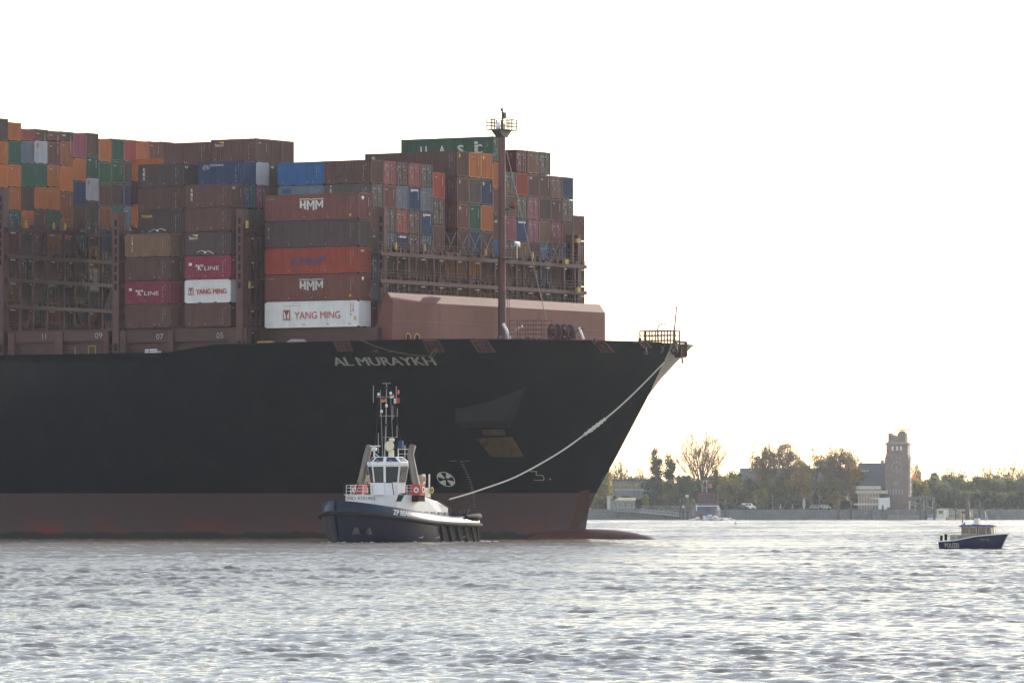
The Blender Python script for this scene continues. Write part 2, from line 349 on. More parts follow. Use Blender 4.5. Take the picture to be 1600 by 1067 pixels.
def build_hull():
    lv = [-9, -2, .2, 1.5, 3.3, 5.09, 5.1, 7, 8.6, 10.5, 12, 14, 15.5, 17.5, 19.3, 20.3, 'top']
    ts = np.concatenate([np.linspace(0, .75, 14)[:-1], 1 - .25 * (1 - np.linspace(0, 1, 46)) ** 1.8])
    vs, fs, ms = [], [], []
    for side in (-1, 1):
        base = len(vs)
        for l in lv:
            zz = 21.4 if l == 'top' else l; xs = stem_x(zz)
            for t in ts:
                X = -150 + (xs + 150) * t; z = top_z(X) if l == 'top' else l
                bth = half_b(X, 21.3 if l == 'top' else l)
                vs.append((X, CLY + side * bth, z))
        n = len(ts)
        for i in range(len(lv) - 1):
            for j in range(n - 1):
                a = base + i * n + j; q = (a, a + 1, a + n + 1, a + n)
                fs.append(q if side < 0 else q[::-1]); ms.append(1 if i < 5 else 0)
    mb = MB(); mb.v = vs; mb.f = fs; mb.m = ms; mb.smooth = [True] * len(fs)
    h = mb.build('hull', HM, SHIP)
    # deck
    d = MB(); Xs = [-150, -100, -60, -30, -20, -10, 0, 6, 12, 18, 24, 28, 31, 33.5, 35.4, 36.4]
    a = [(X, hull_y(X, 20.15) + .02, 20.15) for X in Xs]; b2 = [(X, 2 * CLY - hull_y(X, 20.15) - .02, 20.15) for X in Xs]
    n = len(Xs); d.add(a + b2, [(i, i + 1, n + i + 1, n + i) for i in range(n - 1)])
    d.build('deck', M['deck_red'], SHIP)
    # bulwark top rail
    r = MB(); Xs = list(np.linspace(-4, 37.0, 70))
    for s_ in (-1, 1):
        r.tube([(X, CLY + s_ * half_b(X, 21.3), top_z(X)) for X in Xs], .09, 5)
    r.build('bulwark_rail', HM[0], SHIP)
    # bulb just awash
    b3 = MB(); prof = []
    for i in range(15):
        t = i / 14; x = 20 + 17.9 * t; prof.append((max(.02, 3.35 * math.sqrt(max(0, 1 - max(0, (t - .3) / .7) ** 2.6))), x))
    b3.lathe(prof, (0, CLY, -2.15), 24, 'x'); b3.build('bulbous_bow', paint('bulb_red', (.115, .045, .038), .5, .6, (.03, .02, .018), scale=.5), SHIP)
build_hull()

# letters and marks painted on the hull
def hull_map(px, py, s=1.0):
    X0, Y0, Z0 = hull_px(px, py)
    return lambda u, v: (X0 + u, hull_y(X0 + u, Z0 + v) - .09, Z0 + v)
mb = MB(); xa = hull_px(525, 571)[0]; xb = hull_px(684, 571)[0]
add_text(mb, 'AL MURAYKH', hull_map(525, 571.5), xb - xa, 0.88, bold=0)
for du, do in ((.05, .006), (-.05, .012)):
    g0 = hull_map(525, 571.5); add_text(mb, 'AL MURAYKH', lambda u, v: (lambda q: (q[0], q[1] - do, q[2]))(g0(u + du, v)), xb - xa, 0.88, bold=0)
mb.build('lettering', M['letter_dim'], SHIP)
mb = MB(); X0, Y0, Z0 = hull_px(697.5, 748.5)          # bow thruster symbol
rx, rz = hull_px(710.8, 748)[0] - X0, 0.80
hm = lambda u, v: (X0 + u * rx, hull_y(X0 + u * rx, Z0 + v * rz) - .09, Z0 + v * rz)
for k in range(40):
    a0, a1 = 2 * math.pi * k / 40, 2 * math.pi * (k + 1) / 40
    mb.add([hm(r * math.cos(a), r * math.sin(a)) for r, a in ((.9, a0), (1, a0), (1, a1), (.9, a1))], [(0, 1, 2, 3)])
for k in range(4):
    for j in range(8):
        a0 = math.pi / 4 + k * math.pi / 2 - .42 + .84 * j / 8; a1 = a0 + .84 / 8
        mb.add([hm(r * math.cos(a), r * math.sin(a)) for r, a in ((.2, a0), (.9, a0), (.9, a1), (.2, a1))], [(0, 1, 2, 3)])
mb.build('thruster_mark', M['letter_white'], SHIP)
mb = MB()                                              # the figure 3 and its dot, drawn as strokes
g = hull_map(835, 750); ww = hull_px(852, 750)[0] - hull_px(835, 750)[0]; hh = .95
def stroke(a, b, w=.09):
    a, b = Vector((a[0] * ww, a[1] * hh)), Vector((b[0] * ww, b[1] * hh)); d = (b - a).normalized(); n_ = Vector((-d.y, d.x)) * w / 2
    mb.add([g(*(a - n_)), g(*(b - n_)), g(*(b + n_)), g(*(a + n_))], [(0, 1, 2, 3)])
for a, b in (((-.1, 1), (.55, 1)), ((.55, 1), (.35, .58)), ((.35, .58), (.95, .55)), ((.95, .55), (1, .2)), ((1, .2), (.85, 0)), ((.85, 0), (0, 0))): stroke(a, b)
stroke((1.45, .12), (1.6, .12), .16); mb.build('lettering', M['letter_dim'], SHIP)
mb = MB()                                              # draught scale as a curved column of ticks
for k in range(19):
    t = k / 18; px = 722 + 20 * math.sin(min(t * 1.15, 1) * 1.45); py = 722 + 70 * t
    g2 = hull_map(px, py); mb.add([g2(-.13, 0), g2(.13, 0), g2(.13, .1), g2(-.13, .1)], [(0, 1, 2, 3)])
for px in (703, 724): g2 = hull_map(px, 720.5); mb.add([g2(0, 0), g2(.7, 0), g2(.7, .06), g2(0, .06)], [(0, 1, 2, 3)])
mb.build('draught_scale', M['letter_faint'], SHIP)

# anchor bolster: a faceted wedge standing proud of the flare, rusty below the ridge
def hp(px, py, off=0.0):
    X, Y, Z = hull_px(px, py); return Vector((X, Y - off, Z))
mb = MB()
A, B = hp(712, 639, .02), hp(823, 603, .02); r1, r2 = hp(717, 657, .75), hp(794, 658, .9)
C, D_ = hp(722, 668, .03), hp(797, 669, .03)
mb.add([A, B, r2, r1], [(0, 1, 2, 3)]); mb.add([r1, r2, D_, C], [(0, 1, 2, 3)]); mb.add([B, D_, r2], [(0, 1, 2)]); mb.add([A, r1, C], [(0, 1, 2)])
mb.build('anchor_bolster', paint('bolster_black', (0.019, 0.021, 0.026), .5, .5, (.03, .03, .03), scale=.4, spec=.3), SHIP)
mb = MB(); mb.add([hp(752, 671, .06), hp(788, 671, .06), hp(792, 680, .06), hp(757, 680, .06)], [(0, 1, 2, 3)])
mb.add([hp(745, 685, .06), hp(801, 682, .06), hp(820, 714, .06), hp(768, 714, .06)], [(0, 1, 2, 3)])
mb.build('rust_streak', paint('rust_streak', (0.075, 0.042, 0.018), .8, .8, (.017, .015, .015), scale=.8), SHIP)
mb = MB(); mb.add([hp(905, 768, .03), hp(921, 764, .03), hp(920, 800, .03), hp(900, 828, .03), hp(888, 826, .03), hp(898, 800, .03)], [(0, 1, 2, 3, 4, 5)])
mb.build('rust_streak', paint('rust_low', (0.085, 0.034, 0.018), .8, .6, (.04, .03, .03), scale=.7), SHIP)

# ------------------------------------------------------------------ deck structures of the ship
RED, PIL = M['deck_red'], M['pillar_red']
def coaming():
    mb = MB(); mb.box(-2.2, 14.2, .6, 46.4, 20.15, 22.87); mb.box(-150, -2.21, -1.9, 48.5, 20.15, 23.06); mb.build('hatch_coaming', RED, SHIP)
    for (p0, p1, txts) in ((14, 168, ((66, 72, '11'), (148, 160, '09'))), (197, 357, ((244, 255, '07'), (338, 349, '05')))):
        Y = -2.35; Xa, Z1 = onY(p0, 519, Y); Xb, _ = onY(p1, 519, Y); Z0 = Z1 - 1.15
        b = MB(); b.box(Xa, Xb, Y, Y + .3, Z0, 22.85); o = b.build('coaming_beam', RED, SHIP)
        for (ta, tb, s) in txts:
            xa, za = onY(ta, 530, Y); xb = onY(tb, 530, Y)[0]; t = MB()
            add_text(t, s, lambda u, v: (xa + u, Y - .03, Z0 + .3 + v), xb - xa, .62, bold=.0); t.build('lettering', M['letter_dim'], o)
    for p0, p1 in ((12, 22), (84.5, 97), (161, 169), (187, 196), (262, 270), (356, 385), (480, 493), (558, 566)):
        Y = -2.6 if p0 < 400 else .62; Xa, Xb = onY(p0, 530, Y)[0], onY(p1, 530, Y)[0]
        b = MB(); b.box(Xa, Xb, Y, Y + .8, 20.15, 22.84); b.box(Xa - .1, Xb + .1, Y - .06, Y + .86, 20.14, 20.5); b.build('stanchion', PIL, SHIP)
    b = MB(); x0 = onY(138, 550, -3.5)[0]; x1 = onY(149, 550, -3.5)[0]
    for a, c in (((x0, -3.5, 20.2), (x0, -3.5, 21.2)), ((x1, -3.5, 20.2), (x1, -3.5, 21.2)), ((x0, -3.5, 21.2), (x1, -3.5, 21.2)), ((x0 - 1.8, -3.5, 20.25), (x1, -3.5, 20.25)), ((x0 - 1.8, -3.5, 20.2), (x0 - 1.8, -3.5, 21.15))): b.bar(a, c, .09)
    b.build('ladder_frame', M['yellow'], SHIP)
    b = MB(); x0, z0 = onY(226, 552, -3.6); b.box(x0, x0 + 1.7, -3.6, -2.8, 20.2, 20.55); b.tube([(x0 + .1, -3.6, 20.6), (x0 + 1.6, -3.6, 20.62)], .14, 8); b.build('canvas_cover', M['white'], SHIP)
    b = MB(); x0, z0 = onY(447, 536, -.6); b.tube([(x0, -.3, 21.25), (x0 + .5, -.3, 21.5), (x0 + 2.1, -.3, 21.45), (x0 + 2.4, -.3, 21.2)], .2, 8); b.build('canvas_cover', M['pale'] if 'pale' in M else M['steel'], SHIP)
    for px in (402, 414):
        b = MB(); x0, z0 = onY(px, 530, -1.2); b.box(x0, x0 + .95, -1.2, -.8, 21.2, 21.5); b.build('gear_box', M['yellow'], SHIP)
    # side railing along the open deck
    b = MB(); Xs = np.arange(-36, -9, 1.5)
    for X in Xs: y = hull_y(X, 20.3) + .15; b.bar((X, y, 20.15), (X, y, 21.2), .05)
    for z in (20.55, 20.9, 21.2): b.tube([(X, hull_y(X, 20.3) + .15, z) for X in Xs], .025, 4)
    b.build('railing', RED, SHIP)
coaming()

def rail(parent, pts, h=1.05, mat=None, step=1.6, name='railing', w=.05):
    b = MB(); mat = mat or RED
    for i in range(len(pts) - 1):
        a, c = Vector(pts[i]), Vector(pts[i + 1]); n = max(1, int((c - a).length / step))
        for k in range(n + 1): p = a.lerp(c, k / n); b.bar(p, p + Vector((0, 0, h)), w * 1.1)
        for z in (.38, .72, h): b.bar(a + Vector((0, 0, z)), c + Vector((0, 0, z)), w * .9)
    return b.build(name, mat, parent)

def lashing_bridge(X0, X1, Ya, Yb, levels, zbase, posts, pillars, holes=(), braces=(), gear=(), lamps_to=0):
    """one lashing bridge across the deck: pillars (> slots), posts, walkways (> railing, lamps), hole plates, braces"""
    g = empty('lashing_bridge', (0, 0, 0), 0, SHIP)
    for (ya, yb, ztop) in pillars:
        b = MB(); xa_ = (X0 + X1) / 2 - .42; xb_ = xa_ + .84; b.box(xa_, xb_, ya, yb, zbase, ztop, 0)
        for k in range(8):                              # ladder slots: black patches put in for the shade inside them
            z = ztop - 1.2 - k * 1.0
            if z > zbase + 5: b.box(xa_ + .26, xb_ - .26, ya - .012, ya + .01, z - .38, z + .3, 1)
        b.box(xa_ + .2, xb_ - .2, ya - .012, ya + .01, zbase + .5, zbase + 1.3, 1)  # black patch painted for the dark opening at the foot
        b.build('pillar', [PIL, M['black']], g)
    for y in posts:
        b = MB(); b.box(X1 - .32, X1 - .02, y - .11, y + .11, zbase, levels[-1]); b.build('post', PIL, g)
    b = MB()
    for (p, q, w) in braces: b.bar(p, q, w, w)
    if braces: b.build('brace', PIL, g)
    for zi, z in enumerate(levels):
        w = MB(); w.box(X0, X1, Ya, Yb, z - .12, z); w.box(X1 - .06, X1 + .02, Ya, Yb, z - .42, z - .121); wo_ = w.build('walkway', RED, g)
        rail(wo_, [(X1, Ya, z), (X1, Yb, z)])
        for y in np.arange(Ya + 1.2, min(Yb - .5, lamps_to), 3.7):
            lb = MB(); lb.box(X1 - .5, X1 - .36, y, y + .75, z - .62, z - .52); lb.build('lamp', M['white'], g)
    for (y, z, r) in holes:
        b = MB(); b.ring((X1 - .55, y, z), (0, 1, 0), (0, 0, 1), 1.2, (1.0, 1.22), (-.1, 0, 0), 28, 0, square=(1.22, 1.42)); b.build('hole_plate', PIL, g)
    for (y, z) in gear:
        b = MB(); b.tube([(X1 + .1, y, z), (X1 + .1, y, z + .35), (X1 + .1, y, z + .75)], [.13, .16, .09], 8); b.build('gear_box', M['yellow'], g)
    # lashing gear hanging and standing on the levels: rods, turnbuckles
    b = MB(); rr = random.Random(int(X1 * 10) + 3)
    for z in levels:
        y = Ya + .4
        while y < Yb:
            hgt = rr.uniform(.8, 2.3)
            if rr.random() < .75: b.bar((X0 + .6 + rr.random() * .5, y, z), (X0 + .6 + rr.random() * .5, y + rr.uniform(-.5, .5), z + hgt), .05)
            if rr.random() < .4: b.box(X1 - .7, X1 - .3, y, y + rr.uniform(.2, .5), z, z + rr.uniform(.2, .6))
            y += rr.uniform(.35, .9)
    b.build('lashing_rods', M['rod'] if False else M['deck_red'], g)
    return g

def YX(px, X, py=430): return onX(px, py, X)[0]
X1 = 14.3
P1 = [YX(p, X1) for p in (602.5, 621.5, 639.5, 678.5, 715, 734.5, 774, 808, 846, 882, 899)]
z_a = onX(601, 393, X1)[1]; z_b = onX(601, 436, X1)[1]
hz = (z_a + z_b) / 2 - .12
LB1 = lashing_bridge(12.8, X1, 1.2, YX(917, X1), [26.0, z_b, z_a], 20.2, P1[1:],
    [(YX(602, 13.97) - .25, YX(605, 13.97), onX(598, 324, X1)[1]), (YX(907, X1), YX(912, X1), onX(908, 367, X1)[1]), (YX(898, X1), YX(901, X1), onX(908, 367, X1)[1])],
    holes=[(YX(p, X1 - .5), z, 1.05) for p in (659, 697, 755, 792, 827, 864) for z in (hz, hz - (z_a - z_b))],
    gear=[(YX(p, X1), z_a + .3) for p in (617, 661.5, 757.5, 831)], lamps_to=50)
b = MB()                                                # lashing rods in crosses over the front walkway
for p in (695, 714, 733, 752, 840, 858):
    ya, yb = YX(p + 2, 12.5), YX(p + 18, 12.5)
    b.bar((12.45, ya, z_a), (12.4, yb, z_a + 2.7), .035); b.bar((12.5, yb, z_a), (12.45, ya, z_a + 2.7), .035)
b.build('lashing_cross', M['steel'], LB1)
for (pa, pb, pya, pyb) in ((899, 905, 373, 379), (881, 886, 405, 412), (900, 905, 449, 456)):
    b = MB(); ya, zb_ = onX(pa, pyb, X1 + .2); yb_, za_ = onX(pb, pya, X1 + .2); b.box(X1 + .05, X1 + .4, ya, yb_, zb_, za_); b.build('gear_box', M['yellow'], LB1)

X4 = -32.9
P4 = [YX(p, X4) for p in (33, 53, 74, 100.5, 117, 139, 160)]
L4 = [onX(60, y, X4)[1] for y in (478, 437, 400, 358)]
def q4(px, py): y, z = onX(px, py, X4 - .6); return (X4 - .6, y, z)
LB4 = lashing_bridge(-34.4, X4, -2.4, 46, [onX(60, 519, X4)[1]] + L4, 20.2, P4, [(-2.75, -1.75, onY(5, 293, -2.7)[1])],
    braces=[(q4(76, 405), q4(42, 515), .55), (q4(106, 450), q4(130, 517), .55), (q4(171, 455), q4(148, 518), .55), (q4(108, 360), q4(128, 400), .4), (q4(66, 362), q4(60, 400), .4)],
    gear=[(YX(p, X4), L4[-1] + .1) for p in (39, 82, 100)], lamps_to=16)
xp = onY(172, 430, -2.7)[0]; LV = [onX(388, y, -1.0)[1] for y in (478, 440, 402, 364)]
LB3 = lashing_bridge(xp, xp + 1.5, -2.4, 46, [23.0] + LV, 20.2, [YX(p, xp + 1.5) for p in (212, 240)], [(-2.75, -1.6, onY(181, 331, -2.7)[1])])
xp = onY(365.5, 430, -2.7)[0]
LB2 = lashing_bridge(xp, xp + 1.45, -2.4, 46, [23.0] + LV + [onX(390, 341, -1)[1] - 1.0], 20.2, [YX(p, xp + 1.45) for p in (392, 401, 410)], [(-2.75, -1.6, onY(373, 327, -2.7)[1])],
    gear=[(YX(389, xp + 1.5), 27.2)])
b = MB(); y = -2.8; b.box(xp + 1.5, xp + 1.75, -2.7, -2.45, 33.7, 34.5); b.build('gear_box', M['yellow'], LB2)

# breakwater on the forecastle
XB = 15.6
yl, yr = YX(614, XB, 500), YX(945.7, XB, 500)
zc = onX(614, 470.5, XB)[1]; zt = zc + .95
mb = MB()
F_ = [(XB, yl - .25, 20.15), (XB, yr, 20.15), (XB, yr, zc), (XB, yl, zc)]
T_ = [(XB - .7, yl, zt), (XB - .7, yr, zt)]
mb.add(F_ + T_, [(0, 1, 2, 3), (3, 2, 5, 4)])
Bk = [(XB - 2.9, yl - .35, 20.15), (XB - .95, yl, zt), (XB - 2.9, yr, 20.15), (XB - .95, yr, zt)]
mb.add(F_ + T_ + Bk, [(0, 3, 4, 7, 6), (1, 8, 9, 5, 2), (4, 5, 9, 7), (6, 7, 9, 8)])
BW = mb.build('breakwater', M['pink'], SHIP)
mb = MB(); mb.box(XB - .01, XB + .012, yl + .02, yr - .02, 23.55, 23.6); mb.box(XB - .01, XB + .010, yl + 9.4, yl + 9.44, 20.2, zc - .05); mb.box(XB - .01, XB + .010, yl + 30, yl + 30.05, 20.2, zc - .05)
mb.build('weld_seam', paint('seam', (.2, .09, .08), .7, .3), BW)
for p0, p1 in ((633, 641), (646.5, 655.5)):
    ya, yb_ = YX(p0, XB, 525), YX(p1, XB, 525); c = (ya + yb_) / 2; w = (yb_ - ya) / 2; zt2 = onX(636, 519.5, XB)[1]; d = MB()
    def cap(r0, r1, mi, x):
        pts = lambda r: [(x, c - r, 20.2)] + [(x, c + r * math.cos(a), zt2 - w + r * math.sin(a)) for a in np.linspace(math.pi, 0, 11)] + [(x, c + r, 20.2)]
        o_, i_ = pts(r1), pts(r0) if r0 else None
        if r0:
            n = len(o_); d.add(o_ + i_ + [(p[0] + .08, p[1], p[2]) for p in o_] + [(p[0] + .08, p[1], p[2]) for p in i_], [(k + 2 * n, k + 1 + 2 * n, 3 * n + k + 1, 3 * n + k) for k in range(n - 1)] + [(k, k + 1, 2 * n + k + 1, 2 * n + k) for k in range(n - 1)] + [(n + k, 3 * n + k, 3 * n + k + 1, n + k + 1) for k in range(n - 1)], mi)
        else: d.add(o_, [tuple(range(len(o_)))], mi)
    cap(w * .72, w, 0, XB); cap(None, w * .75, 1, XB + .02); d.build('door', [M['yellow'], M['black']], BW)

# foremast
XM = 16.6; YM = YX(784.3, XM, 400)
def zm(py): return onX(785, py, XM)[1]
FM = empty('foremast', (0, 0, 0), 0, SHIP)
mb = MB(); mb.tube([(XM, YM, 20.15), (XM, YM, zm(430)), (XM, YM, zm(208))], [.46, .42, .38], 14); mb.build('mast_pole', M['mast'], FM)
mb = MB(); zp = zm(204); mb.box(XM - .9, XM + 1.1, YM - 1.7, YM + 1.35, zp, zp + .1)
mb.prism([(XM - .5, YM - 1.5, zp), (XM - .5, YM + 1.2, zp), (XM - .5, YM + .38, zp - .75), (XM - .5, YM - .38, zp - .75)], (1.0, 0, 0)); PLF = mb.build('platform', M['dark_steel'], FM)
rail(PLF, [(XM + 1.1, YM - 1.7, zp + .1), (XM + 1.1, YM + 1.3, zp + .1), (XM - .9, YM + 1.3, zp + .1), (XM - .9, YM - 1.7, zp + .1), (XM + 1.1, YM - 1.7, zp + .1)], 1.1, M['dark_steel'], .95, w=.09)
mb = MB(); mb.lathe([(.0, 0), (.22, 0), (.26, .3), (.2, .7), (0, .75)], (XM + .7, YM - 1.9, zp + .1), 10); mb.lathe([(.0, 0), (.16, 0), (.16, .6), (0, .65)], (XM + .9, YM - 1.0, zp + .1), 10); mb.build('lamp', M['white'], FM)
mb = MB(); mb.tube([(XM, YM + .1, zp), (XM, YM + .1, zm(168))], [.13, .09], 8); mb.box(XM - .2, XM + .2, YM + .2, YM + .62, zm(183), zm(175)); mb.bar((XM, YM + .1, zm(184)), (XM, YM + 1.0, zm(183)), .1); mb.bar((XM, YM - .65, zm(176)), (XM, YM + .1, zm(176)), .05)
mb.lathe([(0, 0), (.13, .05), (.13, .3), (0, .34)], (XM, YM - .12, zm(174)), 8); mb.bar((XM, YM + .1, zm(190)), (XM, YM + .65, zp + .1), .07); mb.build('top_pole', M['dark_steel'], FM)
mb = MB(); z = zm(328); mb.box(XM - .4, XM + .9, YM + .1, YM + 1.0, z, z + .12); mb.build('bracket', M['dark_steel'], FM)
mb = MB(); mb.lathe([(.08, -.2), (.1, .1), (.2, .35), (.42, .62), (.40, .62), (.16, .3), (.0, .2)], (XM + .75, YM + .45, z + .5), 14, 'y'); mb.build('horn', M['pink'], FM)
mb = MB(); z = zm(404); mb.box(XM - .9, XM + 1.0, YM - 1.3, YM + 1.9, z, z + .13); p2 = mb.build('platform', M['dark_steel'], FM)
rail(p2, [(XM + 1.0, YM - 1.3, z), (XM + 1.0, YM + 1.9, z), (XM - .9, YM + 1.9, z)], 1.05, RED, 1.0, w=.07)
mb = MB(); yr2 = YX(808, XM + .3, 390); mb.tube([(XM + .3, yr2, z), (XM + .3, yr2, zm(383))], .07, 8); mb.box(XM + .05, XM + .55, yr2 - .28, yr2 + .28, zm(383), zm(379.5)); mb.bar((XM + .3 + .3, yr2 - .95, zm(377.5)), (XM + .3 - .3, yr2 + .95, zm(377.5)), .16, .18); mb.build('radar', M['white'], FM)
mb = MB()                                              # ladder up the mast
for z in np.arange(20.4, zm(330), .42): mb.bar((XM + .5, YM + .32, z), (XM + .5, YM + .7, z), .035)
for y in (.32, .7): mb.bar((XM + .5, YM + y, 20.2), (XM + .5, YM + y, zm(330)), .045)
mb.build('ladder', M['pillar_red'], FM)
def mast_pt(px, py, Y): X, Z = onY(px, py, Y); return (X, Y, Z)
mb = MB()
mb.tube([(XM + .3, YM + .45, zm(236)), mast_pt(855, 505, YM + 4)], .045, 5)
mb.build('stay_wire', M['rod'], FM)
mb = MB()
mb.tube([(XM + 1, YM + .7, zp), mast_pt(1029, 507, CLY)], .022, 4); mb.tube([(XM + 1, YM + 1.2, zp), mast_pt(1042, 512, CLY)], .022, 4); mb.build('stay_wire', M['rod'], FM)

# forecastle gear
def fp(px, py, Y): X, Z = onY(px, py, Y); return Vector((X, Y, Z))
b = MB(); Yc = 12.0                                    # cage railing by the mast
c0, c1 = fp(796, 528, Yc), fp(846, 528, Yc); zt2 = fp(796, 501, Yc).z
for k in range(9):
    x = c0.x + (c1.x - c0.x) * k / 8
    if k in (0, 2, 4, 6, 8): b.bar((x, Yc, 20.15), (x, Yc, zt2), .07); b.bar((x, Yc + 2.2, 20.15), (x, Yc + 2.2, zt2), .06)
for z in np.linspace(21.7, zt2, 5): b.bar((c0.x, Yc, z), (c1.x, Yc, z), .05); b.bar((c0.x, Yc + 2.2, z), (c1.x, Yc + 2.2, z), .05)
b.build('cage_rail', M['pillar_red'], SHIP)
for (pc, r, Yw) in ((861, .95, 13.0), (881, .92, 13.8)):
    b = MB(); c = fp(pc, 519.5, Yw)
    b.ring(c, (.85, -.5, 0), (0, 0, 1), r, r * .8, (.12, .2, 0), 24); b.ring(c + Vector((.35, .6, 0)), (.85, -.5, 0), (0, 0, 1), r, r * .3, (.12, .2, 0), 24)
    b.tube([c, c + Vector((.6, 1.05, 0))], r * .42, 14); b.box(c.x - .5, c.x + .8, Yw + .1, Yw + .9, 20.15, c.z - .5); b.build('winch', M['pillar_red'], SHIP)
for pts, rr in ((((786, 506), (790, 513), (794, 522), (796, 531)), .16), (((905, 512), (908, 519), (912, 530)), .13), (((899, 530), (899, 520), (904, 514), (913, 513)), .06), (((806, 516), (812, 512), (816, 509)), .12), (((872, 512), (868, 520), (864, 528)), .1), (((884, 522), (890, 526), (896, 531)), .13)):
    b = MB(); b.tube([fp(px, py, 14.5) for px, py in pts], rr, 8); b.build('vent_pipe', M['white'] if rr > .09 else M['pillar_red'], SHIP)
b = MB()                                               # low clutter of chains and bitts along the bulwark
for px, hgt in ((742, 5), (730, 3), (722, 4), (752, 4), (815, 4), (826, 5), (836, 4), (1000, 3), (780, 6), (930, 3)):
    p = fp(px, 531, 9); b.lathe([(0, 0), (.22, 0), (.18, .3), (.18, hgt * .12), (.3, hgt * .14), (0, hgt * .16)], (p.x, 9, 21.0), 8)
b.build('bollard', M['dark_steel'], SHIP)
b = MB(); c0, c1 = fp(1006.5, 530, 23.2), fp(1054, 530, 23.2); zt2 = 22.65  # bow lookout railing
A_ = [(c0.x, 22.3, 0), (c1.x, 22.3, 0), (c1.x, 24.3, 0), (c0.x, 24.3, 0), (c0.x, 22.3, 0)]
for i in range(4):
    a, c = Vector(A_[i]), Vector(A_[i + 1]); n = 5 if i % 2 == 0 else 2
    for k in range(n): p = a.lerp(c, k / n); b.bar((p.x, p.y, 20.9), (p.x, p.y, zt2), .12)
    for z in (21.6, 22.15, zt2): b.bar((a.x, a.y, z), (c.x, c.y, z), .11)
b.build('railing', M['pillar_red'], SHIP)
b = MB(); b.tube([fp(1052.5, 530, CLY), fp(1057, 483, CLY)], [.1, .08], 6); p = fp(1057, 483, CLY); b.lathe([(0, 0), (.12, .05), (.12, .25), (0, .3)], p, 8); b.build('flagstaff', M['steel'], SHIP)
b = MB(); b.tube([fp(x, y, CLY) for x, y in ((1027.5, 530), (1027.5, 514), (1030, 508), (1035, 505.5), (1043, 505.5))], .07, 6); b.build('davit', M['steel'], SHIP)

def fairlead(p0, p1, y0, y1, mat, lit=True):
    """roller fairlead set in the bulwark, following the flare"""
    Xa, Ya, Za = hull_px(p0, y1); Xb, Yb, Zb = hull_px(p1, y1); Zt = top_z((Xa + Xb) / 2) + .06; w = Xb - Xa
    H = lambda X, Z, off: (X, hull_y(X, min(Z, 21.25)) - off, Z); b = MB()
    for x in (Xa, Xb - .2): b.prism([H(x, Za, .16), H(x, Zt, .16), H(x, Zt, -.3), H(x, Za, -.3)], (.2, 0, 0))
    for z0, z1 in ((Zt - .24, Zt + .002), (Za - .002, Za + .16)): b.add([H(Xa + .2, z0, .14), H(Xb - .2, z0, .14), H(Xb - .2, z1, .14), H(Xa + .2, z1, .14), H(Xa + .2, z0, -.3), H(Xb - .2, z0, -.3), H(Xb - .2, z1, -.3), H(Xa + .2, z1, -.3)], [(0, 1, 2, 3), (3, 2, 6, 7), (1, 0, 4, 5), (4, 7, 6, 5)])
    for f in (.36, .56): b.tube([H(Xa + w * f, Za + .16, .06), H(Xa + w * f, Zt - .55, .06)], .11, 8)
    b.tube([H(Xa + w * .32, Zt - .52, .1), H(Xa + w * .6, Zt - .52, .1)], .1, 6)
    b.add([H(Xa + .2, Za + .16, .03), H(Xb - .2, Za + .16, .03), H(Xb - .2, Zt - .24, .03), H(Xa + .2, Zt - .24, .03)], [(0, 1, 2, 3)], 1)
    return b.build('fairlead', [mat, DKR], SHIP)
DKR = paint('dark_recess', (.06, .026, .022), .8, .5)  # darker red-brown panel filling the fairlead opening
for a in ((528, 553.5, 530, 549), (670, 697.5, 530, 551), (747.5, 776, 529.5, 551), (940, 962.5, 530, 551), (1005, 1023, 531, 544)): fairlead(*a, M['pillar_red'])
b = MB()                                               # oval chocks and bow roller frame
for px, py in ((1036, 546), (1054, 547.5)):
    X, Y, Z = hull_px(px, py); b.lathe([(.26, -.1), (.42, -.06), (.46, .05), (.3, .12)], (X, Y - .05, Z), 14, 'y')
b.build('chock', M['dark_steel'], SHIP)
b = MB()
for dy in (3.55, 4.75): b.box(35.4, 36.55, CLY + dy - .09, CLY + dy + .09, 20.0, 21.5)
b.box(35.4, 36.55, CLY + 3.55, CLY + 4.75, 21.501, 21.62); b.box(35.4, 36.5, CLY + 3.55, CLY + 4.75, 19.86, 19.999)
for dy in (3.85, 4.15, 4.45): b.tube([(36.4, CLY + dy, 20.0), (36.4, CLY + dy, 21.5)], .09, 8)
b.bar((36.5, CLY + 3.7, 19.9), (36.6, CLY + 3.7, 19.2), .16); b.build('bow_roller', M['pillar_red'], SHIP)
b = MB(); X, Y, Z = hull_px(1013, 543); b.tube([(X, Y - .3, Z + .3), (X, Y - .3, Z - .35)], .06, 6); b.lathe([(.16, -.05), (.22, 0), (.16, .05)], (X, Y - .3, Z - .55), 10, 'y'); b.build('hook', M['steel'], SHIP)
b = MB(); pts = []
for px, py in ((566, 532), (585, 540), (610, 548), (640, 554), (662, 556), (672, 556), (680, 545)):
    X, Y, Z = hull_px(px, py); pts.append((X, Y - .15, Z))
b.tube(pts, .05, 6); pts = []
for px, py in ((684, 544), (678, 552), (672, 560), (675, 561), (682, 553), (687, 545)):
    X, Y, Z = hull_px(px, py); pts.append((X, Y - .3, Z))
b.tube(pts, .05, 6); b.build('messenger_line', paint('line', (.16, .12, .08), .9, .2), SHIP)

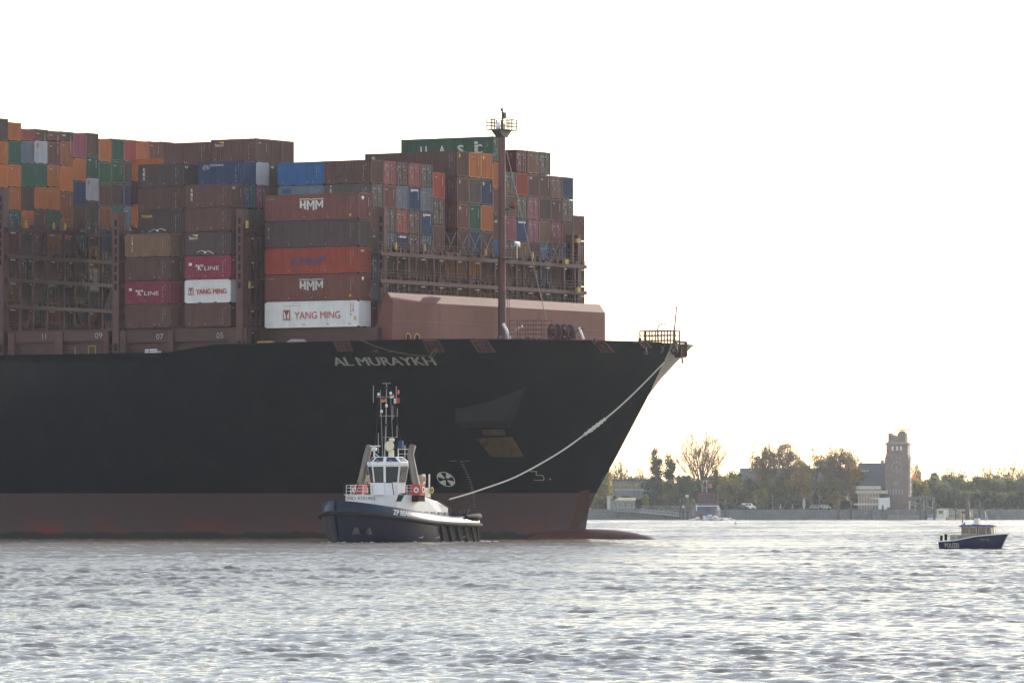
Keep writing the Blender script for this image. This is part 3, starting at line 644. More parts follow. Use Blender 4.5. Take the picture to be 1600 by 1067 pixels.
# ------------------------------------------------------------------ shipping containers
L40, L20, CW_, HS, HH = 12.19, 6.06, 2.40, 2.591, 2.896
_cm = {}
def corr(mb, a, ux, n_pitch, pitch, nrm, d0, d1, z0, z1):
    """corrugated panel: from point a along ux, ribs between depths d0 (out) and d1 (in) along -nrm"""
    a, ux, nrm = Vector(a), Vector(ux), Vector(nrm); prof = []
    for i in range(n_pitch):
        for f, d in ((0, d0), (.27, d0), (.5, d1), (.77, d1)): prof.append((pitch * (i + f), d))
    prof.append((pitch * n_pitch, d0)); vs = []
    for u, d in prof:
        p = a + ux * u - nrm * d; vs += [p + Vector((0, 0, z0)), p + Vector((0, 0, z1))]
    mb.add(vs, [(2 * i, 2 * i + 2, 2 * i + 3, 2 * i + 1) for i in range(len(prof) - 1)], 0)
def container_mesh(L, H, end):
    key = (L, H, end)
    if key in _cm: return _cm[key]
    mb = MB(); h = H - .05; w = CW_; p = .11
    for x in (0, L - p):
        for y in (0, w - p): mb.box(x, x + p, y, y + p, 0, h)
    for z0, z1 in ((0.02, .15), (h - .12, h - .004)):
        for y in (.012, w - .012 - .1): mb.box(p + .001, L - p - .001, y, y + .1, z0, z1)
        for x in (.012, L - .012 - .1): mb.box(x, x + .1, p + .001, w - p - .001, z0, z1)
    nside = round((L - 2 * p) / .29)
    corr(mb, (p, .012, 0), (1, 0, 0), nside, (L - 2 * p) / nside, (0, -1, 0), .02, .085, .15, h - .12)
    corr(mb, (L - p, w - .012, 0), (-1, 0, 0), nside, (L - 2 * p) / nside, (0, 1, 0), .02, .085, .15, h - .12)
    if end == 'rib': corr(mb, (L - .012, p, 0), (0, 1, 0), 9, (w - 2 * p) / 9, (1, 0, 0), .0, .06, .15, h - .12)
    else: mb.box(L - .14, L - .121, p + .001, w - p - .001, .15, h - .12, 1)
    corr(mb, (.012, w - p, 0), (0, -1, 0), 9, (w - 2 * p) / 9, (-1, 0, 0), .02, .08, .15, h - .12)
    mb.add([(.1, .1, h - .03), (L - .1, .1, h - .03), (L - .1, w - .1, h - .03), (.1, w - .1, h - .03)], [(0, 1, 2, 3)])
    mb.add([(.1, .1, .05), (.1, w - .1, .05), (L - .1, w - .1, .05), (L - .1, .1, .05)], [(0, 1, 2, 3)])
    if L < 8:
        for x in (L / 2 - 1.2, L / 2 + .85): mb.box(x, x + .36, .0, .02, .025, .13, 1)
    mb.box(L - .02, L - .006, w / 2 - .45, w / 2 + .45, .0, .07, 1)
    for x in (.0, L - .17):                              # corner castings
        for z in (0, h - .12): mb.box(x - .004, x + .174, -.005, .165, z + .001, z + .119, 1)
    me = bpy.data.meshes.new('shipping_container'); me.from_pydata(mb.v, [], mb.f); me.polygons.foreach_set('material_index', mb.m)
    me.materials.append(None); me.materials.append(M['black']); me.update(); _cm[key] = me; return me
_dm = {}
def door_mesh(H, side):
    key = (H, side)
    if key in _dm: return _dm[key]
    mb = MB(); h = H - .035; w = CW_; y0, y1 = (.155, w / 2 - .01) if side == 0 else (w / 2 + .01, w - .155); z0, z1 = .16, h - .13
    L = 0.0; rr = random.Random(int(H * 100) + side)
    mb.box(-.1, -.07, y0, y1, z0, z1)
    n = 5; hh = (z1 - z0) / n
    for k in range(n): mb.box(-.0699, -.045, y0 + .07, y1 - .07, z0 + hh * k + .1, z0 + hh * (k + 1) - .1)
    for f in (.28, .75):
        y = y0 + (y1 - y0) * f; mb.bar((-.02, y, z0 - .05), (-.02, y, z1 + .05), .045, mi=1)
        for z in (.3, .75, 1.3, 1.9, h - .35): mb.box(-.04, .0, y - .08, y + .08, z, z + .1, 1)
        mb.bar((-.01, y, 1.0), (-.01, y + .3 * (1 if f < .5 else -1), 1.0), .06, mi=1)
    for k in range(5):                                   # data plates and code panels
        y = y0 + rr.uniform(.08, .75); z = z0 + rr.uniform(.5, 2.1); mb.box(-.044, -.03, y, y + rr.uniform(.08, .26), z, z + rr.uniform(.08, .3), 2)
    mb.box(-.044, -.03, y0 + .1, y0 + .5, h - .62, h - .45, 2)
    me = bpy.data.meshes.new('door'); me.from_pydata(mb.v, [], mb.f); me.polygons.foreach_set('material_index', mb.m)
    for m in (None, M['rod'], M['letter_dim']): me.materials.append(m)
    me.update(); _dm[key] = me; return me
_mk = {}
def mark_mesh(L, H, kind):
    key = (L, H, kind)
    if key in _mk: return _mk[key]
    mb = MB(); rr = random.Random(int(L * 10 + H * 100) + kind * 7)
    if kind < 4:                                         # rows of tiny code dashes by the corner of the long side
        x = L - 1.05
        for xx, n in ((x, 9), (x + .32, 5)):
            z = H - .45
            for k in range(n):
                hgt = rr.uniform(.05, .14)
                if rr.random() < .85: mb.box(xx, xx + .055, -.012, .02, z - hgt, z)
                z -= .17
        for k in range(3): xx = rr.uniform(.3, L - 1); mb.box(xx, xx + .12, -.012, .02, .3, .4)
    else:
        y = rr.uniform(.25, .5); mb.box(L - .03, L + .006, y, y + .45, H - .62, H - .5)
        mb.box(L - .03, L + .006, CW_ - .5, CW_ - .44, H - 1.5, H - .5)
    me = bpy.data.meshes.new('marking'); me.from_pydata(mb.v, [], mb.f); me.materials.append(M['letter_dim']); me.update(); _mk[key] = me; return me

def oslot(o, i, m): o.material_slots[i].link = 'OBJECT'; o.material_slots[i].material = m
GRP = 'containers stacked on the ship'
n_box = [0]
def container(X, Y, Z, L, H, col, end, label, side_mark=None):
    o = bpy.data.objects.new('shipping_container', container_mesh(L, H, end)); COL.objects.link(o)
    o.location = ship_world((X, Y, Z)); o.rotation_euler = (0, 0, -STH); oslot(o, 0, CM[col])
    tag(o, label, 'shipping container', GRP)
    if end == 'door':
        for s in (0, 1):
            d = bpy.data.objects.new('door', door_mesh(H, s)); COL.objects.link(d); d.parent = o; d.location = (L, 0, 0); oslot(d, 0, CM[col])
    r = rnd.random(); n_box[0] += 1
    if side_mark: k = bpy.data.objects.new('marking', mark_mesh(L, H, rnd.randrange(4))); COL.objects.link(k); k.parent = o
    if end == 'rib' and r < .35: k = bpy.data.objects.new('marking', mark_mesh(L, H, 4 + rnd.randrange(3))); COL.objects.link(k); k.parent = o
    return o

ORD = ['bottom', 'second', 'third', 'fourth', 'fifth', 'sixth', 'seventh', 'eighth', 'ninth', 'tenth', 'eleventh', 'twelfth', 'thirteenth', 'fourteenth', 'fifteenth', 'sixteenth', 'seventeenth', 'eighteenth', 'nineteenth']
def nth(i): return 'first' if i == 0 else ORD[i]
def from_top(i): return 'topmost' if i == 0 else ORD[i] + ' from top'
def stack(bay_txt, idx, X, Y, ztop, L, specs, marks=False, skip=0, what='stack'):
    """specs top to bottom: (colour, 'r'|'d', 's'|'h'); returns the containers"""
    z = ztop; out = []
    for i, sp in enumerate(specs):
        col, e, hh = sp; H = HS if hh == 's' else HH; z -= H
        end = 'door' if e == 'd' else 'rib'
        lab = f"{col} {'barred door' if e == 'd' else 'ribbed'} container, {from_top(i)}, {nth(idx)} {what} {bay_txt}"
        out.append(container(X, Y, z, L, H, col, end, lab, marks))
    return out
def relabel(o, s): o['label'] = s
def side_text(o, s, x, z, w, h, mat, name='lettering', **k):
    mb = MB(); add_text(mb, s, lambda u, v: (x + u, -.014, z + v), w, h, **k); return mb.build(name, mat, o)
def end_text(o, L, s, y, z, w, h, mat, **k):
    mb = MB(); add_text(mb, s, lambda u, v: (L + .012, y + u, z + v), w, h, **k); return mb.build('lettering', mat, o)
def P2(s): # 'brown r s' spec parser: "brown d, red r" with default height
    return s
def sp(txt, h='s'):
    out = []
    for t in txt.split(','):
        w = t.split(); hh = h
        if w[-1] in ('s', 'h'): hh = w.pop()
        e = w.pop(); out.append((' '.join(w), e, hh))
    return out

ZB = 22.90; RP = 2.47
# ---- foremost bay
F_TXT = 'of the foremost bay'
r0 = stack(F_TXT, 0, 0, 0, ZB + 5 * HH, L40, sp('red brown r, dark brown r, red r, red brown r, white r', 'h'), True)
for o, s in zip(r0, ('brown long container with white notched letters, top of the foremost outer stack', 'dark brown long container below the topmost brown one of the foremost outer stack',
                     'bright red long container with slanted blue letters in the foremost outer stack', 'brown long container with white notched letters, between the red and the white container',
                     'white long container with red letters and a red square emblem, lowest of foremost outer stack')): relabel(o, s)
def logo_hmm(o):
    mb = MB(); x0, w, zt, h = 4.5, 3.15, HH - .55, 1.32; y = -.014
    P = lambda u, v: (x0 + u * w, y, zt - h + v * h)
    mb.add([P(0, 1), P(.0, .93), P(.44, .93), P(.5, .84), P(.56, .93), P(1, .93), P(1, 1), P(.58, 1), P(.5, .93), P(.42, 1)], [(0, 1, 2, 9), (9, 2, 3, 8), (8, 3, 4, 7), (7, 4, 5, 6)])
    bot = lambda u: .0 + .26 * abs(u - .5) / .5
    def leg(a, b, t=.85): mb.add([P(a, bot(a)), P(b, bot(b)), P(b, t), P(a, t)], [(0, 1, 2, 3)])
    for a, b in ((0.02, .10), (.19, .27), (.31, .385), (.555, .63), (.665, .735), (.915, .985)): leg(a, b)
    mb.add([P(.10, .42), P(.19, .42), P(.19, .58), P(.10, .58)], [(0, 1, 2, 3)])
    for a, b in ((.385, .555), (.735, .915)):
        m = (a + b) / 2; mb.add([P(a, .85), P(a, .6), P(m, .28), P(b, .6), P(b, .85), P(m, .5)], [(0, 1, 2, 5), (5, 2, 3, 4)])
    mb.build('lettering', M['letter_white'], o)
for o in (r0[0], r0[3]):
    logo_hmm(o); side_text(o, '// HJSC', .35, HH - .62, .95, .22, M['letter_dim']); 
    mb = MB(); mb.box(11.0, 11.2, -.012, .01, .35, .6); mb.build('marking', M['letter_yellow'], o)
    mb = MB(); mb.lathe([(0, .0), (.22, .0), (.22, .02), (0, .02)], (L40 - .004, .75, HH - .62), 10, 'x'); mb.box(L40 - .02, L40 + .006, 2.05, 2.15, .5, .75, 1); mb.build('marking', [M['letter_white'], M['letter_yellow']], o)
side_text(r0[2], 'HMM', 3.5, .95, 3.1, .85, M['letter_blue'], bold=0, shear=.22)
mb = MB()
for k in range(3): mb.add([(6.55 + .25 * k, -.015, 1.05 + .27 * k), (7.2 + .3 * k, -.015, 1.15 + .27 * k), (7.6 + .25 * k, -.015, 1.36 + .27 * k), (6.75 + .25 * k, -.015, 1.24 + .27 * k)], [(0, 1, 2, 3)])
mb.build('lettering', M['letter_blue'], r0[2])
mb = MB(); mb.box(L40 - .02, L40 + .008, .45, 1.05, HH - .6, HH - .4); mb.build('marking', M['letter_white'], r0[2])
for i, (ch, m) in enumerate((('Y', 'letter_white'), ('A', 'letter_red'), ('S', 'letter_dim'))): side_text(r0[1], ch, .35, HH - 1.05 - .43 * i, .3, .34, M[m])
def logo_ym(o, x, w, z, h, small=False):
    side_text(o, 'YANG MING', x + .2 * w, z, w * .8, h * .78, M['letter_red'], bold=0)
    k = o.children[-1]; vs = [v.co.copy() for v in k.data.vertices]; fs = [tuple(q.vertices) for q in k.data.polygons]; nv = len(vs); me = bpy.data.meshes.new('lettering')
    me.from_pydata([tuple(v) for v in vs] + [(v.x + .035 * (w / 7), v.y - .004, v.z) for v in vs] + [(v.x - .035 * (w / 7), v.y - .008, v.z) for v in vs], [], fs + [tuple(i + nv for i in f) for f in fs] + [tuple(i + 2 * nv for i in f) for f in fs]); me.materials.append(M['letter_red']); k.data = me
    mb = MB(); a, b = x, x + h * .9
    f = lambda u, v: (a + u * (b - a), -.016, z - .1 * h + v * h * 1.1)
    mb.add([f(0, 0), f(1, 0), f(1, 1), f(0, 1)], [(0, 1, 2, 3)], 0)
    g = lambda u, v: (a + u * (b - a), -.022, z - .1 * h + v * h * 1.1)
    mb.add([g(.12, .12), g(.4, .12), g(.42, .45), g(.12, .9)], [(0, 1, 2, 3)], 1); mb.add([g(.6, .12), g(.88, .12), g(.88, .9), g(.58, .45)], [(0, 1, 2, 3)], 1)
    mb.add([g(.42, .1), g(.58, .1), g(.56, .5), g(.78, .9), g(.62, .9), g(.5, .66), g(.38, .9), g(.22, .9), g(.44, .5)], [(0, 1, 2, 8), (8, 2, 5), (2, 3, 4, 5), (8, 5, 6, 7)], 2)
    mb.build('emblem', [M['letter_red'], M['letter_white'], M['letter_blue']], o)
logo_ym(r0[4], 2.4, 7.4, .95, 1.0); side_text(r0[4], 'www.yangming.com', 2.4, HH - .6, 2.3, .17, M['letter_dim'], bold=0)
mb = MB(); mb.box(11.55, 11.85, -.012, .01, .75, 1.15); mb.build('marking', M['letter_yellow'], r0[4])

ZT7 = ZB + 7 * HS
a1 = stack('of the foremost bay, aft half', 1, 0, RP, ZT7, L20, sp('blue r, grey blue r'), True)
relabel(a1[0], 'bright blue short container on top, behind the foremost outer stack'); relabel(a1[1], 'grey blue short container with boxed white letters, just under the bright blue one')
mb = MB()
for k, c in enumerate('MOL'):
    x = .55 + .4 * k; mb.box(x, x + .4, -.016, .01, 1.72, 2.2, 0)
mb.build('emblem', [M['letter_blue']], a1[1])
for k, c in enumerate('MOL'): side_text(a1[1], c, .63 + .4 * k, 1.8, .25, .32, M['letter_white'], bold=.03)
f1 = stack(F_TXT, 1, L20 + .07, RP, ZT7, L20, sp('brown r, grey brown d, brown r, dark brown r, navy d, grey blue r, red brown r'), True)
mb = MB(); mb.add([(1.0, -.015, 1.0), (1.4, -.015, .8), (3.3, -.015, 1.1), (3.0, -.015, 1.4), (1.6, -.015, 1.25)], [(0, 1, 2, 3, 4)]); mb.build('stain', CM['dark brown'], f1[0])
for i, c in enumerate('TEX'): side_text(f1[1], c, .7, 2.15 - .36 * i, .26, .28, M['letter_white'])
rows = {2: (ZT7, 'pink red d, red brown r, grey brown d, slate blue d, dark brown r, teal d', 's'),
        3: (ZT7, 'brown d, grey blue d, red d, navy r, dark brown r, teal d', 's'),
        4: (ZT7, 'pink red d, navy r, brown d, brown d, brown r, dark brown r', 's'),
        5: (ZT7, 'grey brown d, grey blue d, navy r, slate blue d, brown r, brown r', 's'),
        6: (ZB + 6 * HH, 'red r, brown d, brown r, brown r, orange brown r', 'h'),
        7: (ZB + 3 * HH, 'orange brown r, brown r', 'h'),
        8: (ZB + 6 * HH + HS, 'brown r, brown r, red brown r, brown r, orange brown r s, brown r', 'h'),
        9: (ZB + 6 * HH + HS, 'orange r, grey brown r, green r, navy r, orange r s, orange brown r', 'h'),
        10: (ZB + 6 * HH + HS, 'orange r, navy r, orange r, brown r, brown r s, orange brown r', 'h'),
        11: (ZB + 4 * HH + 4 * HS, 'dark green d, orange r, red brown r, brown r, blue r s, brown r s, dark brown r s', 'h'),
        12: (ZB + 7 * HS, 'grey brown d, tan brown r, mauve r, grey brown d, brown r, teal d', 's'),
        13: (ZB + 8 * HS, 'dark red d, red r, grey brown d, navy r, tan brown r, brown r, dark brown r', 's'),
        14: (ZB + 8 * HS, 'tan brown r, brown r, mauve d, mauve d, brown r, brown r, dark red r', 's'),
        15: (ZB + 8 * HS, 'grey brown d, brown r, dark brown r, tan brown r, blue d, slate blue r, teal d', 's'),
        16: (ZB + 7 * HS, 'red brown d, brown r, magenta d, brown r, brown r, teal r', 's'),
        17: (ZB + 7 * HS, 'navy r, grey brown d, brown r, blue r, slate blue r, red brown r', 's'),
        18: (ZB + 3 * HH + 2 * HS, 'brown r h, brown r, dark brown r, brown r', 's')}
ST = {}
for r, (zt_, txt, h) in rows.items():
    ST[r] = stack(F_TXT, r, 0, RP * r, zt_, L40, sp(txt, h), r in (8, 11, 13))
for r, i, s in ((3, 3, 1), (4, 1, 1), (5, 2, 1), (13, 3, 1)):
    mb = MB(); mb.box(L40 - .03, L40 + .01, .45, 1.95, HS - .5, HS - .3); mb.build('marking', M['letter_white'], ST[r][i])
for r, i in ((14, 1), (11, 3)): end_text(ST[r][i], L40, 'tal', .3, HS - .65, .55, .35, M['letter_white'])
for k, c in enumerate('UASC'): side_text(ST[11][0], c, 2.6 + 2.45 * k, .95, .85, 1.05, M['letter_white'], bold=.02)
relabel(ST[11][0], 'dark green container with big white letters, highest box of the foremost bay'); relabel(ST[8][0], 'long brown container below the green lettered one, its whole side showing')
mb = MB()
for k in range(4): mb.box(9.75, 10.2, -.014, .01, .9 + .38 * k, 1.2 + .38 * k)
mb.build('marking', M['mauve'] if 'mauve' in M else M['letter_white'], ST[11][0])
mb = MB(); mb.box(.9, 1.35, -.014, .01, HH - .85, HH - .4); mb.build('marking', M['steel'], ST[8][0])
for rr_ in (8, 9, 10, 11):
    for i in range(0, 3):
        if rnd.random() < .5 and rr_ != 11:
            mb = MB(); mb.box(L40 - .03, L40 + .01, .4, .6, HH - .75, HH - .35); mb.build('marking', M['letter_yellow'], ST[rr_][i])

# ---- bay of short containers, two halves
XA, XBb = onY(194.8, 480, -RP)[0], onY(288.3, 480, -RP)[0]; ZB2 = 23.10
A0 = stack('of the aft short bay', 0, XA, -RP, ZB2 + 4 * HS, L20, sp('tan brown r, brown r, magenta r, brown r'), True)
B0 = stack('of the fore short bay', 0, XBb, -RP, ZB2 + 6 * HS, L20, sp('brown r, brown r, dark brown r, magenta r, white r, brown r'), True)
A1 = stack('of the aft short bay', 1, XA, 0, ZB2 + 7 * HS, L20, sp('dark brown r, brown r, dark brown r, brown r, dark brown r, brown r, dark brown r'), True)
B1 = stack('of the fore short bay', 1, XBb, 0, ZB2 + 7 * HS, L20, sp('navy r, slate blue d, dark brown r, brown r, dark brown r, brown r, dark brown r'), True)
B2 = stack('of the fore short bay', 2, XBb, RP, ZB2 + 8 * HS, L20, sp('brown r, pale grey r, mauve d, grey brown r, brown r, dark brown r, brown r, dark brown r'), True)
B3 = stack('of the fore short bay', 3, XBb, 2 * RP, ZB2 + 8 * HS, L20, sp('brown r, dark brown r, brown r, dark brown r, brown r, grey brown r, dark brown r, brown r'))
B4 = stack('of the fore short bay', 4, XBb, 3 * RP, ZB2 + 8 * HS, L20, sp('brown r, brown r, dark brown r'))
A3 = stack('of the aft short bay', 3, XA, 2 * RP, ZB2 + 8 * HS, L20, sp('brown r, dark brown r'), True)
relabel(A3[0], 'brown short container on top of the short bay, aft of the one with yellow swoosh')
def vtext(o, s, x, z, ch, m='letter_white'):
    for i, c in enumerate(s): side_text(o, c, x, z - ch * 1.28 * i, ch * .85, ch, M[m], bold=.015)
vtext(A0[0], 'TRITON', .9, HS - .62, .22); vtext(A1[0], 'tex', .62, HS - .85, .38); vtext(B0[0], 'tex', .75, HS - .85, .38)
def kline(o):
    side_text(o, '"K"', 1.45, .98, 1.0, .62, M['letter_white'], bold=.03); side_text(o, 'LINE', 2.6, .98, 1.95, .43, M['letter_white'], bold=.015)
    mb = MB(); mb.box(.55, .95, -.014, .01, 1.5, 1.8); mb.build('marking', M['letter_white'], o)
for k in [c for c in B0[4].children if c.name.startswith('marking')]: bpy.data.objects.remove(k)
kline(A0[2]); kline(B0[3]); logo_ym(B0[4], .5, 5.0, .98, .72, True)
side_text(A1[2], 'TOUAX', .45, HS - .75, 1.5, .3, M['letter_yellow'], bold=.03)
def beacon(o):
    side_text(o, 'Beacon', .6, HS - .85, 1.1, .36, M['letter_white']); mb = MB()
    mb.add([(.95, -.014, HS - .32), (1.75, -.014, HS - .3), (1.75, -.014, HS - .52), (1.3, -.014, HS - .45)], [(0, 1, 2, 3)]); mb.build('emblem', M['letter_yellow'], o)
beacon(B0[2]); beacon(B2[0])
side_text(B1[0], 'CRONOS', 1.55, HS - .55, 1.85, .23, M['letter_white'])
mb = MB(); rr = random.Random(4)
for k in range(46):
    a = rr.random() * 6.28; r_ = rr.random() ** .5; x, z = 1.0 + .55 * r_ * math.cos(a), HS - .68 + .3 * r_ * math.sin(a); q = rr.uniform(.03, .06); mb.box(x, x + q * 1.6, -.014, .01, z, z + q)
mb.build('emblem', M['letter_white'], B1[0])
for o, L_ in ((A1[0], L20), (B0[0], L20), (B3[1], L20), (B1[2], L20)): end_text(o, L_, 'tal', .25, HS - .62, .6, .34, M['letter_white'])
relabel(A0[0], 'tan brown short container with vertical white letters, on top of aftmost outer short stack'); relabel(A0[2], 'magenta short container with white letters, second from bottom of the aft short stack')
relabel(B0[3], 'magenta short container standing on the white one with red letters'); relabel(B0[4], 'white short container with red letters and emblem below the magenta one')
relabel(B1[0], 'navy blue short container with small white letters and a dotted emblem'); relabel(B2[0], 'brown short container with yellow swoosh on the very top of the short bay'); relabel(B0[2], 'dark brown short container with yellow swoosh resting on a magenta one')
relabel(A1[2], 'dark brown short container with yellow letters, above the tan one with vertical letters')

# ---- bay seen end-on beyond the open lashing frame, and the one astern of it
XE = -36.2; C_TXT = 'behind the open lashing frame'
yb0 = onX(12.2, 240, XE)[0]
low = ['brown', 'dark brown', 'orange brown', 'teal', 'navy', 'dark red', 'grey brown', 'brown', 'dark brown']
cols = [(12.2 - 20, 183, 'dark brown r, orange r, orange r, brown r'), (12.2, 219, 'green r, orange r, orange r, teal d'), (34, 219, 'grey blue r, green r, brown r, orange r'), (54.4, 218.5, 'pale grey r, green r, orange r, brown r'),
        (75.5, 220, 'red brown r, orange r, orange r, green r'), (97.5, 219, 'orange brown r h, orange r h, orange brown r h, orange brown r'), (118, 206.5, 'mauve r h, orange r, navy r h, brown r'), (138, 206.5, 'brown r, green r, pale grey r, dark brown r'),
        (156.6, 216.5, 'orange r, green r, brown r, orange brown r'), (177, 215.5, 'dark green r, green r, dark brown r, teal r'), (198, 217, 'pink red r, dark brown r, navy r, grey blue r'), (217.5, 219, 'orange r, brown r, brown r'), (237.5, 220, 'red brown r, brown r'), (257.5, 220.5, 'brown r, dark brown r')]
for i, (px, py, txt) in enumerate(cols):
    Y = yb0 + RP * (i - 1); zt_ = onX(px, py, XE)[1]; s = sp(txt)
    n = (9 if i > 5 else 8) - len(s) if i < 11 else 0
    for k in range(n):
        c = low[(i * 5 + k * 3) % len(low)]; e = 'r' if (i + k) % 3 else 'd'
        if i == 7 and k == 2: c, e = 'white', 'd'
        s.append((c, e, 's'))
    if i == 0: s = s[:5]
    st_ = stack(C_TXT, i, XE - L40, Y, zt_, L40, s)
    if i in (3, 7):
        o = st_[0 if i == 3 else 2]; mb = MB(); mb.box(L40 - .03, L40 + .01, .45, .7, HS - .8, HS - .35); mb.build('marking', M['letter_red'], o)
for i, (px, c, hq) in enumerate(((12.2, 'orange', 2.1), (34, 'pink red', 1.35), (54.4, 'brown', 1.3), (75.5, 'red brown', 1.15), (97.5, 'dark brown', 1.05))):
    Y = yb0 + RP * i; zt_ = onX(px, 219 if i != 2 else 218.5, XE)[1] + .02
    o = container(XE - L40, Y, zt_, L40, hq, c, 'rib', f"{c} low half height container, on the {nth(i + 1)} stack {C_TXT}")
    if i == 4: end_text(o, L40, 'tal', .3, .45, .6, .34, M['letter_white'])
XL3 = -32.4; Y3 = onX(205, 260, XL3)[0]
stack('standing alone beside the open frame', 0, XL3, Y3, onY(206, 248, Y3)[1], 12.0 + .19, sp('orange r, brown r, orange r, grey brown r'), False)
print('containers', n_box[0])

# ------------------------------------------------------------------ tugboat
NAVY = paint('navy_hull', (0.007, 0.011, 0.030), .3, .25, (.03, .03, .034), spec=.35, scale=.5, vary=0)
FUN = paint('exhaust_steel', (0.20, 0.17, 0.145), .45, .4, (.08, .06, .05), metallic=.3)
def loft(sections, closed=False, flip=False):
    n = len(sections[0]); vs = [p for s in sections for p in s]; fs = []
    for i in range(len(sections) - 1):
        for j in range(n - 1):
            a = i * n + j; q = (a, a + 1, a + n + 1, a + n); fs.append(q[::-1] if flip else q)
    return vs, fs

TB = R(28); TD = 599.0
tx = (612 - 800) / FPX * TD
TUG = empty('tugboat', (tx, TD, 0), math.atan2(-math.cos(TB), -math.sin(TB)))
TUG.scale = (.948,) * 3
tag(TUG, 'dark blue and white harbour tugboat with twin exhaust pipes beside the black ship', 'tugboat')
def tug_b(s):
    if s > 1: return 5.25 * max(0, 1 - ((s - 1) / 11.0) ** 2.3) ** .62
    if s < -6: return 5.25 - .95 * ((-6 - s) / 5.8) ** 2.2
    return 5.25
def tug_sheer(s): return float(np.interp(s, [-12, -6, 0, 4, 8, 12], [1.78, 1.82, 2.02, 2.3, 2.68, 3.1]))
def tug_bul(s): return float(np.interp(s, [-12, -8, -4, 0, 4, 8, 12], [2.75, 2.75, 2.72, 3.0, 3.35, 3.8, 4.4]))
Ss = list(12 - 10.5 * (1 - np.cos(np.linspace(0, 1, 18) * math.pi / 2)))[:-1] + list(np.linspace(1.5, -11.8, 16)); Ss[0] = 11.985
secs = []
for sgn in (1, -1):
    sec = []
    for s in Ss:
        b = tug_b(s); zd = tug_sheer(s); fl = np.interp(s, [-11.8, -9, 0, 6, 12], [.88, .96, .97, .9, .62]); fb = np.interp(s, [-11.8, 0, 12], [.5, .8, .15])
        so = np.interp(s, [4, 12], [0, -.75])
        sec.append([(s + so * 1.6, sgn * b * fb, -1.6), (s + so, sgn * b * fl, .0), (s + so * .5, sgn * b * (fl * .5 + .5), zd * .55), (s, sgn * b, zd)])
    secs.append(sec)
mb = MB()
for k, sec in enumerate(secs):
    vs, fs = loft(sec, flip=(k == 0)); mb.add(vs, fs, 0, True)
a, b_ = secs[0][-1], secs[1][-1]
mb.add(a + b_, [(i, i + 1, 4 + i + 1, 4 + i) for i in range(3)], 0)
mb.add([q[-1] for q in secs[0]] + [q[-1] for q in secs[1]], [(i, i + 1, len(Ss) + i + 1, len(Ss) + i) for i in range(len(Ss) - 1)], 1)
mb.build('hull', [NAVY, M['deck_red']], TUG)
mb = MB()                                               # bulwark with thickness
for sgn in (1, -1):
    lo, hi, hi2 = [], [], []
    for s in Ss:
        b = tug_b(s); lo.append((s, sgn * b * .985, tug_sheer(s))); hi.append((s - .12, sgn * max(b * .965 - .05, .02), tug_bul(s))); hi2.append((s - .2, sgn * max(b * .965 - .2, .01), tug_bul(s)))
    lo2 = [(p[0] - .2, p[1] - sgn * .2, p[2]) for p in lo]
    vs, fs = loft(list(zip(lo, hi, hi2, lo2)), flip=(sgn > 0)); mb.add(vs, fs, 0, True)
s = Ss[-1]; b = tug_b(s); mb.box(s - .02, s + .12, -b * .96, b * .96, tug_sheer(s), tug_bul(s))
mb.build('bulwark', NAVY, TUG)
mb = MB(); path = [(s + .1, tug_b(s) + .06, tug_sheer(s)) for s in Ss[::-1]] + [(s + .1, -tug_b(s) - .06, tug_sheer(s)) for s in Ss[1:]]
mb.tube(path, .24, 8); mb.tube([(-11.95, -4.2, 1.8), (-11.95, 4.2, 1.8)], .26, 8); mb.build('rubbing_fender', M['black'], TUG)
mb = MB(); mb.tube([(-7.2, 5.0, 2.72), (-9.5, 4.75, 2.72), (-11.3, 4.35, 2.7), (-11.9, 3.6, 2.7), (-12, 0, 2.7), (-11.9, -3.6, 2.7), (-11.3, -4.35, 2.7), (-8, -4.9, 2.72)], [.18, .34, .38, .38, .38, .38, .38, .3], 10); mb.build('stern_fender', M['black'], TUG)
for sgn in (1, -1):
    for k in range(6):
        s = -1.2 - k * 1.75; b0 = tug_b(s); fl = np.interp(s - .9, [-11.8, -9, 0], [.88, .96, .97])
        m2 = MB(); m2.prism([(s + .35, sgn * (b0 + .02), tug_sheer(s) - .2), (s - .35, sgn * (b0 + .02), tug_sheer(s) - .2), (s - 1.35, sgn * b0 * fl, .25), (s - .75, sgn * b0 * fl, .05)], (0, sgn * .22, 0)); m2.build('side_fender', M['black'], TUG)
# name on both bows
for sgn in (1, -1):
    mb = MB()
    def f(u, v, sgn=sgn):
        s = 7.3 - u if sgn > 0 else 4.9 + u; b = tug_b(s) * .985; t = (v + .33) / (tug_bul(s) - tug_sheer(s)); return (s - .12 * t, sgn * (b - .02 * b * t + .045), tug_sheer(s) + v + .33)
    add_text(mb, 'ZP BEAR', f, 2.5, .52, bold=.02); mb.build('lettering', M['white'], TUG)
mb = MB()                                               # draught marks low on the bow
for (s, z) in ((3.0, .5), (-.5, .5), (-6.4, .55)):
    b = tug_b(s); mb.box(s - .5, s + .3, b * .985, b * .985 + .06, z, z + .06); mb.box(s - .5, s - .44, b * .985, b * .985 + .06, z, z + .25)
mb.build('draught_mark', M['letter_white'], TUG)
for sgn, s0 in ((1, 10.5), (-1, 9.2), (1, 11.6)):
    m2 = MB(); b = tug_b(s0 - .6) * .82; m2.box(s0 - 1.6, s0 - .9, sgn * b - .3, sgn * b + .3, .9, 1.6); m2.build('anchor_recess', M['dark_steel'], TUG)
